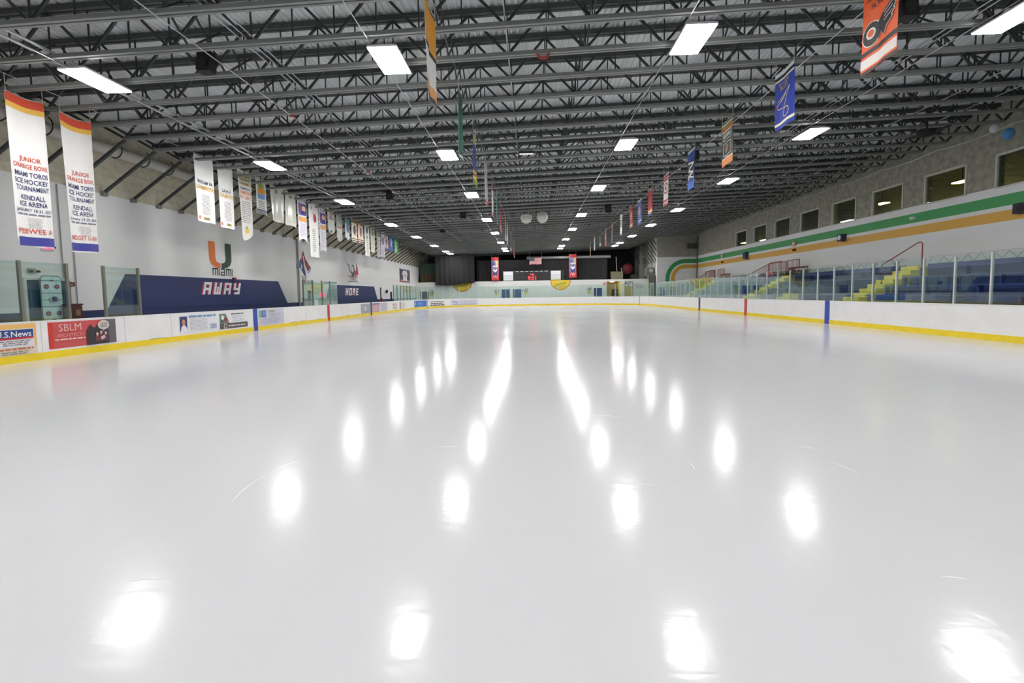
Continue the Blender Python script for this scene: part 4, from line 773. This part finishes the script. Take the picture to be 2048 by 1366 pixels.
# ---------------------------------------------------------------- bleachers on the right
RX, RR, RZ = 14.2, .72, .38
def bleacher(y0, y1, label):
    t = thing('bleacher_section', label, 'bleachers', (RX, y0, -.02), 0, None); L = y1-y0
    for i in range(4):
        z = .87+RZ*i; bm = BM(); box(bm, RR*i, RR*(i+1), 0, L, 0 if i == 0 else z-RZ-.02, z); obj('deck', bm, BLUEB, t)
        bm = BM(); box(bm, RR*i+.3, RR*i+.58, .02, L-.02, z+.36, z+.4); obj('bench_seat', bm, mat((66, 84, 146), .4, noise=.1, nscale=5), t)
        bm = BM(); n = max(2, int(L/1.8))
        for k in range(n+1): yy = .1+(L-.2)*k/n; box(bm, RR*i+.36, RR*i+.52, yy-.03, yy+.03, z, z+.36)
        obj('seat_support', bm, BLUEB, t)
    bm = BM(); box(bm, RR*4, RR*4+.08, 0, L, 0, 2.57); obj('back_panel', bm, BLUEB, t)
    bm = BM(); X = RR*4+.04; bar(bm, (X, 0, 2.86), (X, L, 2.86), .05); y = 0
    while y < L-.3: bar(bm, (X, y, 2.57), (X, y+.26, 2.85), .02); bar(bm, (X, y+.26, 2.85), (X, min(L, y+.52), 2.57), .02); y += .52
    obj('lattice_rail', bm, mat((190, 194, 194), .4), t)
    bm = BM(); box(bm, RR*4+.08, 4.9, 0, L, 1.5, 1.58); obj('rear_walkway', bm, mat((150, 150, 150), .7), t)
SEGS = [(8.0, 20.4, 'blue bleacher section nearest the camera on the right'), (21.6, 30.3, 'blue bleacher section between the nearest and middle yellow stairs'), (31.5, 42.4, 'blue bleacher section between the middle and far yellow stairs'), (43.6, 53.4, 'blue bleacher section beyond the far yellow stairs')]
for a in SEGS: bleacher(*a)
def stairs(y, label):
    t = thing('yellow_stairs', label, 'stairs', (RX, y-.5, -.02))
    for k in range(8):
        z = 1.17+.19*k; bm = BM(); box(bm, .1+.36*k, .1+.36*(k+1), 0, 1.0, max(.0, z-.42) if k else 0, z); obj('step', bm, STEPY, t)
    bm = BM(); box(bm, .5, 2.95, .1, .9, 0, .8); obj('stair_base', bm, BLUEB, t); return t
stairs(21.0, 'yellow stairs up the bleachers, nearest on the right'); stairs(30.9, 'yellow stairs up the bleachers, middle one'); stairs(43.0, 'yellow stairs up the bleachers, farthest one')
t = thing('yellow_step_block', 'low yellow double step at the foot of the bleachers', 'steps', (13.75, 24.7, -.02)); bm = BM(); box(bm, 0, .4, .8, 1.5, 0, 1.15); obj('step', bm, STEPY, t); bm = BM(); box(bm, .0, .4, 0, .8, 0, 1.35); obj('step', bm, STEPY, t)
t = thing('handrail', 'single red tube handrail on the nearest yellow stairs', 'handrail', (0, 21.0, 0)); bm = BM(); tube(bm, [(15.62, 0, 1.72), (15.62, 0, 2.55), (15.75, 0, 2.64), (17.1, 0, 3.5), (17.25, 0, 3.55), (17.33, 0, 3.48), (17.33, 0, 2.47)], .022, 8); obj('rail', bm, REDP, t)
for x, z in ((15.62, 1.74), (17.2, 2.49)):
    bm = BM(); lathe(bm, [(.06, -.03), (.06, .03)], 10, (x, 0, z)); obj('floor_flange', bm, REDP, t)
def guard(path, label, hgt=1.0):
    t = thing('guard_rail', label, 'railing', path[0])
    P = [Vector(p)-Vector(path[0]) for p in path]; up = Vector((0, 0, hgt)); bm = BM(); tube(bm, [p+up for p in P], .025, 6); obj('top_rail', bm, REDP, t)
    bm = BM(); tube(bm, [p+Vector((0, 0, .1)) for p in P], .018, 6); obj('bottom_rail', bm, REDP, t); bm = BM()
    for a, b in zip(P, P[1:]):
        n = max(2, int((b-a).length/.16))
        for k in range(n+1): q = a+(b-a)*k/n; bar(bm, q+Vector((0, 0, .1)), q+up, .016)
    o = obj('baluster_row', bm, REDP, t); bm = BM()
    for p in (P[0], P[-1]): bar(bm, p, p+up, .04)
    obj('end_post', bm, REDP, t)
for y, n in ((32.3, 'middle'), (44.5, 'far')):
    guard([(18.5, y+6.6, 2.1), (18.5, y+3.7, 2.72), (18.5, y+2.2, 2.72)], 'red sloping ramp rail against the right wall above the %s yellow stairs' % n, .9)
    guard([(18.5, y+1.5, 2.72), (18.5, y, 2.72)], 'red level guard rail on the landing above the %s yellow stairs' % n, .9)
    guard([(17.6, y+2.3, 2.72), (17.6, y, 2.72)], 'red front guard rail on the landing above the %s yellow stairs' % n, .75)
    t = thing('stair_landing', 'landing deck against the right wall above the %s yellow stairs' % n, 'landing', (17.4, y-.1, 1.56)); bm = BM(); box(bm, .1, 1.75, 0, 3.9, 1.05, 1.15); obj('deck', bm, mat((150, 120, 90)), t); bm = BM()
    for x in (.2, 1.6):
        for yy in (.1, 3.8): bar(bm, (x, yy, 0), (x, yy, 1.05), .08)
    obj('leg_frame', bm, mat((120, 90, 80)), t)
    bm = BM(); box(bm, 1.62, 1.72, .2, 2.4, 1.15, 1.6); obj('kick_board', bm, mat((120, 90, 80)), t)

# ---------------------------------------------------------------- far end
def painted_far(cv, x, z, label, name='painted_logo'):
    o = cv.build(name, on_far(x, YW-.003, z), FARW); o['label'] = label; return o
FARW = FARWALL
YG = (236, 200, 60)
for x, lb in ((3.85, 'yellow half round sign with green script, right one'), (-9.35, 'yellow half round sign with green script, left one')):
    c = Cv(2.8, 1.42, YG, [(1.4+1.38*math.cos(math.radians(a)), 1.38+1.34*math.sin(math.radians(a))) for a in range(180, 361, 10)], thick=.004)
    c.poly([(1.4+1.38*math.cos(math.radians(a)), 1.38+1.34*math.sin(math.radians(a))) for a in range(180, 361, 10)] + [(1.4+1.24*math.cos(math.radians(a)), 1.38+1.2*math.sin(math.radians(a))) for a in range(360, 179, -10)], (206, 150, 50), 1)
    G = (110, 170, 60)
    for k in range(5): c.stroke([(.62+.32*k, .62+.05*k), (.78+.32*k, .98+.05*k), (.82+.32*k, .7+.05*k), (.95+.32*k, .8+.05*k)], .07, G, 1)
    painted_far(c, x-1.4, 1.86, lb)
for s_t, x, z in (('G2', -13.65, 1.75), ('G1', -4.75, 1.75), ('H2', -.9, 1.78), ('H1', 7.6, 1.8)):
    c = Cv(.95, .9, (226, 228, 226), [(0, 0), (.01, 0), (0, .01)], thick=.001); c.text(s_t, .45, .35, .42, (40, 44, 50), 1, .85, True, 'c', .2); c.poly([(.2, .25), (.8, .3), (.7, .05), (.5, -.1), (.3, .05)], (200, 200, 90), 1); painted_far(c, x-.45, z-.35, 'dark lettering %s beside a far door' % s_t, 'painted_lettering')
c = Cv(1.4, .5, (226, 228, 226), [(0, 0), (.01, 0), (0, .01)], thick=.001); c.text('REFS', .7, .05, .4, (44, 46, 50), 1, 1.25, True, 'c', .2); painted_far(c, 12.2, 2.5, 'dark lettering REFS above the far tan door', 'painted_lettering')
c = Cv(1.4, .6, (226, 228, 226), [(0, 0), (.01, 0), (0, .01)], thick=.001); c.lines(.1, 1.2, .05, .5, 3, (170, 180, 184), 1, .6); painted_far(c, 13.7, 1.95, 'faint grey lettering right of the tan door', 'painted_lettering')
def fdoor(n, x0, x1, z1, m, lab):
    bm = BM(); box(bm, x0, x1, YW-.03, YW, 0, z1); o = struct('door_%d' % n, bm, m, None, lab); bm = BM()
    for a in ((x0-.06, x0, 0, z1+.06), (x1, x1+.06, 0, z1+.06), (x0, x1, z1, z1+.06)): box(bm, a[0], a[1], YW-.05, YW, a[2], a[3])
    obj('frame', bm, POST, o); bm = BM(); tube(bm, [(x1-.1, YW-.03, 1.0), (x1-.1, YW-.09, 1.0), (x1-.22, YW-.09, 1.0)], .012, 6); obj('door_handle', bm, GALV, o)
DB = mat((48, 86, 130), .5)
fdoor(2, -4.05, -2.95, 2.13, DB, 'blue door, left one of the far pair'); fdoor(3, -2.5, -1.4, 2.13, DB, 'blue door, right one of the far pair'); fdoor(4, 8.3, 9.35, 2.13, mat((60, 80, 130), .5), 'blue door left of the lit hallway'); fdoor(5, 12.35, 13.5, 2.35, mat((190, 170, 110), .5), 'tan door right of the lit hallway'); fdoor(6, -15.1, -13.95, 2.0, mat((58, 66, 74), .6), 'dark grey door in the far left corner')
t = thing('exit_sign', 'pink lit exit sign left of the far hallway', 'exit sign', (9.45, YW-.08, 2.6)); bm = BM(); box(bm, 0, .5, 0, .08, 0, .3); obj('housing', bm, mat((240, 190, 196)), t); Cv(.46, .26, (240, 200, 204), thick=.002).text('EXIT', .23, .05, .16, (226, 60, 90), 1, .4).build('sign_face', lambda u, v, q: (.02+u, -.004-q, .02+v), t)
t = thing('hallway_cabinet', 'dark cabinet inside the far hallway', 'cabinet', (11.2, 63.6, -.02)); bm = BM(); box(bm, 0, .7, 0, .5, 0, 1.95); obj('body', bm, mat((60, 56, 60)), t); bm = BM(); box(bm, .3, .55, -.02, 0, .1, 1.85); obj('front_strip', bm, mat((150, 160, 170)), t)
# drapes with soft folds
def drape(name, label, x0, x1, y, ztop, hem, m, amp=.08, per=.5):
    bm = BM(); n = int((x1-x0)/.1); rows = 8; G = []
    for i in range(n+1):
        x = x0+(x1-x0)*i/n; zb_ = hem((x-x0)/(x1-x0)); col = []
        for j in range(rows+1):
            k = j/rows; col.append((x, y+amp*(.4+.6*k)*math.sin(2*math.pi*x/per+.6*math.sin(x)), ztop-(ztop-zb_)*k))
        G.append(col)
    F = [[bm.verts.new(p) for p in c] for c in G]; B2 = [[bm.verts.new((p[0], p[1]+.02, p[2])) for p in c] for c in G]
    for i in range(n):
        for j in range(rows): bm.faces.new((F[i][j], F[i][j+1], F[i+1][j+1], F[i+1][j])); bm.faces.new((B2[i][j], B2[i+1][j], B2[i+1][j+1], B2[i][j+1]))
    t = thing(name, label, 'curtain'); obj('fabric', bm, m, t, True)
    bm = BM(); tube(bm, [(x0, y, ztop), (x1, y, ztop)], .04, 8); obj('curtain_rod', bm, DARK, t); bm = BM()
    for x in (x0+.1, (x0+x1)/2, x1-.1): bar(bm, (x, y, ztop), (x, y, zd(x)), .03)
    obj('rod_hanger', bm, DARK, t); return t
DR = mat((36, 36, 38), .9)
drape('black_curtain', 'long black curtain across the far end behind the scoreboard', -7.4, 10.2, 61.75, 6.05, lambda k: 3.25, DR)
drape('black_curtain', 'black curtain hanging in front of the far left white wall', -12.9, -7.6, 60.55, 6.7, lambda k: 2.86-.08*math.sin(math.pi*min(1, k*1.6))+.5*max(0, k-.45)**1.3, mat((36, 37, 37), .9), .1, .7)
bm = BM(); tube(bm, [(-.6, 61.5, 6.3), (10.6, 61.5, 6.3)], .2, 12); tag(obj('air_duct', bm, mat((150, 152, 154), .4, metal=.4), smooth=True), 'long round metal duct above the far black curtain', 'duct')
for x, r in ((10.6, .05), (-5, .05)): pass
# scoreboard
t = thing('scoreboard', 'black scoreboard with red digits on the far wall', 'scoreboard', (-3.85, 61.05, 3.26))
bm = BM(); box(bm, 0, 8.2, 0, .1, 0, 1.35); obj('cabinet', bm, mat((40, 40, 42), .6), t)
for x, lb in ((.08, ''), (6.45, '')):
    c = Cv(1.3, 1.2, (222, 224, 228), thick=.01)
    for k in (.25, .5, .62): c.rect(0, k, 1.3, k+.03, (150, 152, 160), 1)
    if x > 3: c.rect(0, 0, 1.3, .24, (214, 216, 180), 1)
    c.build('score_panel', (lambda xx: lambda u, v, q: (xx+u, -.012-q, .06+v))(x), t)
ps = text_polys('9:51', True); emis('clock_digits', ps, lambda u, v: (3.35+u*.72, -.012, .1+v*.72), (255, 60, 60), 2.2, t)
ps = text_polys('TIME', True); emis('caption', ps, lambda u, v: (3.6+u*.3, -.012, .72+v*.3), (255, 70, 70), 1.5, t)
bm = BM()
for k in range(7): box(bm, 1.7+.65*k, 2.15+.65*k, -.012, 0, 1.2, 1.27)
obj('lettering_strip', bm, mat((200, 200, 200)), t)
t = thing('flag', 'United States flag hanging above the scoreboard', 'flag', (-.25, 60.2, 5.32))
c = Cv(1.6, .88, (226, 216, 214))
for k in range(7): c.rect(0, .88*(2*k)/13, 1.6, .88*(2*k+1)/13, (196, 60, 70), 0)
c.rect(0, .88*6/13, .66, .88, (60, 84, 110), 1)
for i in range(5):
    for j in range(4): c.disc(.08+.125*i, .47+.1*j, .016, (220, 224, 230), 2, 6)
c.build('fabric', lambda u, v, q: (u, -q+.04*math.sin(u*5), v+.03*math.sin(u*4)+.04*u), t, cut=(.2, 9)); bm = BM()
for x in (0, 1.6): bar(bm, (x, .02, .86), (x, .02, zd(0)-5.32), .015)
obj('cord', bm, POST, t)
for x, z, lb in ((-5.35, 3.35, 'red panther banner left of the scoreboard'), (5.0, 3.55, 'red panther banner right of the scoreboard')):
    t = thing('hockey_banner', lb, 'banner', (x, 60.75, z)); c = Cv(.98, 3.1, (206, 60, 60)); c.rect(.02, .0, .96, .1, (190, 50, 54)); c.rect(.08, .8, .92, 2.65, (120, 124, 160), 0)
    c.poly([(.5, 2.62), (.92, 2.65), (.92, 1.7), (.7, 1.9)], (200, 190, 150), 1); c.poly([(.08, 2.5), (.45, 2.2), (.3, 1.9), (.08, 2.0)], (80, 90, 170), 1); c.poly([(.15, 1.9), (.5, 2.0), (.85, 1.9), (.7, 1.75), (.5, 1.85), (.3, 1.75)], (226, 220, 224), 2)
    c.poly([(.2, 1.55), (.5, 1.35), (.8, 1.55), (.7, 1.25), (.5, 1.1), (.3, 1.25)], (236, 234, 240), 2); c.poly([(.15, 1.3), (.5, .9), (.85, 1.3), (.75, .8), (.5, .5), (.25, .8)], (60, 60, 130), 1)
    c.stroke([(.2, .35), (.35, .7), (.45, .3), (.55, .75), (.65, .3), (.82, .65)], .05, (226, 200, 206), 2)
    c.build('fabric', lambda u, v, q: (u, -q+.03*math.sin(u*6+v), v), t, cut=(.2, .4)); bm = BM(); tube(bm, [(0, 0, 3.1), (.98, 0, 3.1)], .02, 6); obj('top_rod', bm, DARK, t)
    bm = BM()
    for u in (.05, .93): bar(bm, (u, 0, 3.1), (u, 0, zd(x)-z), .012)
    obj('cord', bm, POST, t)
# things stored on the deck above the far rooms
ZD = 3.24; rnd = random.Random(3)
for k in range(12):
    bm = BM(); h = rnd.uniform(1.05, 1.3); x = -15.2+.17*k; box(bm, x, x+.1, 61.9, 61.96, ZD, ZD+h); bmesh.ops.bevel(bm, geom=bm.edges[:], offset=.01, segments=1)
    tag(obj('wooden_plank', bm, mat([(96, 70, 48), (120, 88, 52), (84, 76, 58)][k % 3], .8)), 'brown plank standing in the far left storage loft', 'plank', 'planks in the far left loft')
def crate(name, label, cat, x, y, z, sx, sy, sz, m, m2=None):
    t = thing(name, label, cat, (x, y, z)); bm = BM(); box(bm, 0, sx, 0, sy, 0, sz); bmesh.ops.bevel(bm, geom=bm.edges[:], offset=.02, segments=1); obj('body', bm, m, t)
    bm = BM(); box(bm, -.02, sx+.02, -.02, sy+.02, sz, sz+.06); obj('lid', bm, m2 or m, t); return t
crate('storage_crate', 'tall dark green crate in the far left loft', 'crate', -15.5, 62.6, ZD, 2.4, 1.2, 2.6, mat((70, 90, 82), .8))
crate('storage_cabinet', 'olive storage cabinet in the loft right of the black curtain', 'cabinet', 10.7, 61.7, ZD, 1.6, .7, 1.0, mat((120, 116, 90), .7))
crate('storage_crate', 'low dark crate beside the red fan in the far right loft', 'crate', 13.6, 62.6, ZD, 1.4, .9, .6, mat((60, 64, 66), .7))
t = thing('red_fan', 'dark red round fan on a stand in the far right loft', 'fan', (13.5, 64.4, ZD)); bm = BM(); lathe(bm, [(.2, 0), (.72, .05), (.76, .2), (.3, .3)], 20, (0, 0, 1.55), 'y'); obj('fan_head', bm, mat((130, 50, 56), .6), t, True); bm = BM(); bar(bm, (0, .12, 0), (0, .12, .9), .08); obj('stand', bm, DARK, t); bm = BM(); lathe(bm, [(.35, 0), (.3, .06)], 16); obj('base', bm, DARK, t)
for x, y, z0, z1, lb in ((11.9, 63.5, ZD, 6.4, 'tall thin white tube standing in the far right loft'), (12.6, 63.5, ZD, 4.9, 'short thin white tube standing in the far right loft')):
    bm = BM(); tube(bm, [(x, y, z0), (x-.12, y, (z0+z1)/2), (x-.2, y, z1)], .05, 8); tag(obj('white_tube', bm, PIPEW), lb, 'tube')
bm = BM(); box(bm, 14.6, 15.0, 62, 62.4, ZD, 7.65); tag(obj('steel_column', bm, mat((120, 122, 116))), 'grey steel column in the far right loft', 'column')
t = thing('heater_unit', 'grey heater unit on the wall behind the striped corner', 'heater', (14.9, 58.6, 3.6)); bm = BM(); box(bm, -.2, .79, 0, 1.6, 0, 1.0); obj('housing', bm, mat((120, 122, 116), .5), t); bm = BM(); lathe(bm, [(.25, 0), (.25, .3)], 14, (.3, -.15, .6), 'y'); obj('flue', bm, GALV, t)
bm = BM(); bar(bm, (.6, .8, 1.0), (.6, .8, zb(15)-3.6-.0), .04); obj('hanger', bm, DARK, t)
bm = BM(); box(bm, 14.65, 15.65, 57.5, 57.56, 0, 3.55); tag(obj('grey_screen', bm, mat((96, 98, 98), .7)), 'grey upright screen behind the striped corner wall', 'screen')

# ---------------------------------------------------------------- things hanging from the roof
def speaker(x, y, z, s, label):
    t = thing('hanging_speaker', label, 'speaker', (x, y, z)); bm = BM(); box(bm, -.25*s, .25*s, -.2*s, .2*s, 0, .75*s)
    for v in bm.verts:
        if v.co.z < .1: v.co.y -= .12*s
    bmesh.ops.bevel(bm, geom=bm.edges[:], offset=.03, segments=2); obj('cabinet', bm, BLACK, t)
    bm = BM(); lathe(bm, [(.16*s, 0), (.18*s, -.03)], 16, (0, -.28*s, .28*s), 'y'); obj('grille', bm, mat((36, 36, 38), .5), t); bm = BM()
    for sx in (-1, 1): bar(bm, (sx*.15*s, 0, .7*s), (sx*.15*s, 0, zb(x)-z+.08), .03)
    obj('bracket', bm, DARK, t)
for x, y, z, s, lb in ((-7.75, 10.98, 6.95, .65, 'black speaker hung from the joists, nearest on the left'), (-7.65, 24.8, 6.75, .7, 'black speaker hung from the joists, second on the left'), (-4.7, 31.9, 6.85, .8, 'black speaker hung left of the ice centre lamps'), (-7.6, 39.3, 6.9, .8, 'black speaker hung from the joists, farthest on the left'), (5.25, 31.6, 6.95, .85, 'black speaker hung right of the ice centre lamps'), (7.9, 10.3, 7.15, .7, 'black speaker hung right of the nearest orange banner'), (7.0, 20.1, 7.1, .7, 'black speaker hung behind the blue black and white banner')): speaker(x, y, z, s, lb)
for x, y, tl, lb in ((-.32, 32.5, 0, 'round white ceiling horn over centre ice, left one'), (.82, 32.5, 1, 'round white ceiling horn over centre ice, right one')):
    t = thing('round_horn', lb, 'horn', (x, y, 6.95)); bm = BM(); pr = [(.02, -.42), (.22, -.4), (.34, -.3), (.38, -.1), (.38, .05), (.3, .1)]; lathe(bm, pr, 24); M2 = Matrix.Rotation(-.9 if tl else -.35, 4, 'X'); bmesh.ops.transform(bm, matrix=M2, verts=bm.verts); obj('bowl', bm, mat((206, 206, 196), .5), t, True)
    bm = BM(); tube(bm, [(0, -.02, -.02), (.0, .0, zb(x)-6.95+.06)], .03, 8); obj('stem', bm, DARK, t); bm = BM(); lathe(bm, [(.385, -.1), (.4, -.08), (.4, -.04), (.385, -.02)], 24); bmesh.ops.transform(bm, matrix=M2, verts=bm.verts); obj('rim', bm, mat((226, 226, 220), .5), t)
for x, y, lb in ((-7.25, 13.9, 'nearest on the left cable'), (-7.25, 20.3, 'second on the left cable'), (-7.25, 24.0, 'third on the left cable'), (-7.25, 34.0, 'fourth on the left cable'), (7.2, 13.4, 'nearest on the right cable'), (7.2, 22.6, 'second on the right cable'), (7.2, 31.5, 'third on the right cable')):
    t = thing('heat_detector', 'small red and white detector, %s' % lb, 'detector', (x, y, zb(x)-.03)); bm = BM(); lathe(bm, [(.07, -.02), (.08, .02), (.05, .05)], 12); obj('red_base', bm, mat((160, 40, 34), .5), t); bm = BM(); lathe(bm, [(.03, -.09), (.06, -.06), (.06, -.02)], 12); obj('cap', bm, mat((226, 220, 190), .5), t)
t = thing('strip_light', 'short white tube light over the ice centreline', 'lamp', (-.15, 18.6, 7.12)); bm = BM(); box(bm, -.3, .3, -.05, .05, .04, .12); obj('housing', bm, DARK, t); bm = BM(); tube(bm, [(-.27, 0, .02), (.27, 0, .02)], .02, 8); obj('tube', bm, mat((240, 244, 240), emit=1.2), t); bm = BM(); bar(bm, (-.2, 0, .12), (-.2, 0, .18), .02); bar(bm, (.2, 0, .12), (.2, 0, .18), .02); obj('hanger', bm, DARK, t)
t = thing('ceiling_fan', 'dark fan unit mounted high over the right bleachers', 'fan', (15.0, 18.2, 7.35)); bm = BM(); lathe(bm, [(.1, -.12), (.28, -.08), (.3, .08), (.12, .14)], 18); obj('motor', bm, BLACK, t)
bm = BM()
for k in range(4):
    a = math.pi/2*k+.3; d = Vector((math.cos(a), math.sin(a), 0)); bar(bm, d*.25, d*.75+Vector((0, 0, .03)), .16, .02)
obj('blade_set', bm, BLACK, t); bm = BM(); bar(bm, (0, 0, .1), (0, 0, .42), .04); obj('stem', bm, DARK, t)
# bundles of thin rods near the roof, paper wreath
bm = BM(); tube(bm, [(.14*math.cos(a), 0, .14*math.sin(a)) for a in [math.radians(d) for d in range(180, 361, 15)]], .03, 6); o = obj('red_garland', bm, mat((170, 60, 60), .8)); o.location = (.35, 11.3, 7.32); tag(o, 'small red garland looped under a joist over the ice centreline', 'garland')

# faint skate marks on the ice
FL = bpy.data.objects['floor']
for x0, y0, x1, y1 in ((-2.26, 3.18, -2.32, 3.8),(-2.32, 3.8, -2.17, 4.12),(0.71, 5.62, 1.13, 5.53),(0.57, 3.56, 1.02, 3.54),(-0.71, 3.28, -0.48, 3.41),(2.59, 4.51, 2.72, 4.37),(2.62, 4.11, 2.7, 3.79),(1.39, 4.04, 1.38, 3.87),(-2.25, 2.28, -2.0, 2.3),(2.15, 2.41, 2.28, 2.39),(-1.0, 4.44, -0.72, 4.47)):
    L = math.hypot(x1-x0, y1-y0); nx, ny = -(y1-y0)/L, (x1-x0)/L; P = []
    for k in range(9):
        q = k/8; b = .3*L*q*(1-q); P.append((x0+(x1-x0)*q+nx*b, y0+(y1-y0)*q+ny*b, .003*math.sin(math.pi*q)+.0004))
    bm = BM(); v = [bm.verts.new((p[0]-nx*p[2], p[1]-ny*p[2], .0012)) for p in P] + [bm.verts.new((p[0]+nx*p[2], p[1]+ny*p[2], .0012)) for p in P[::-1]]
    for k in range(8): bm.faces.new((v[k], v[k+1], v[16-k], v[17-k]))
    bm.normal_update()
    for f in bm.faces:
        if f.normal.z < 0: f.normal_flip()
    obj('skate_mark', bm, mat((250, 250, 252), .6), FL)
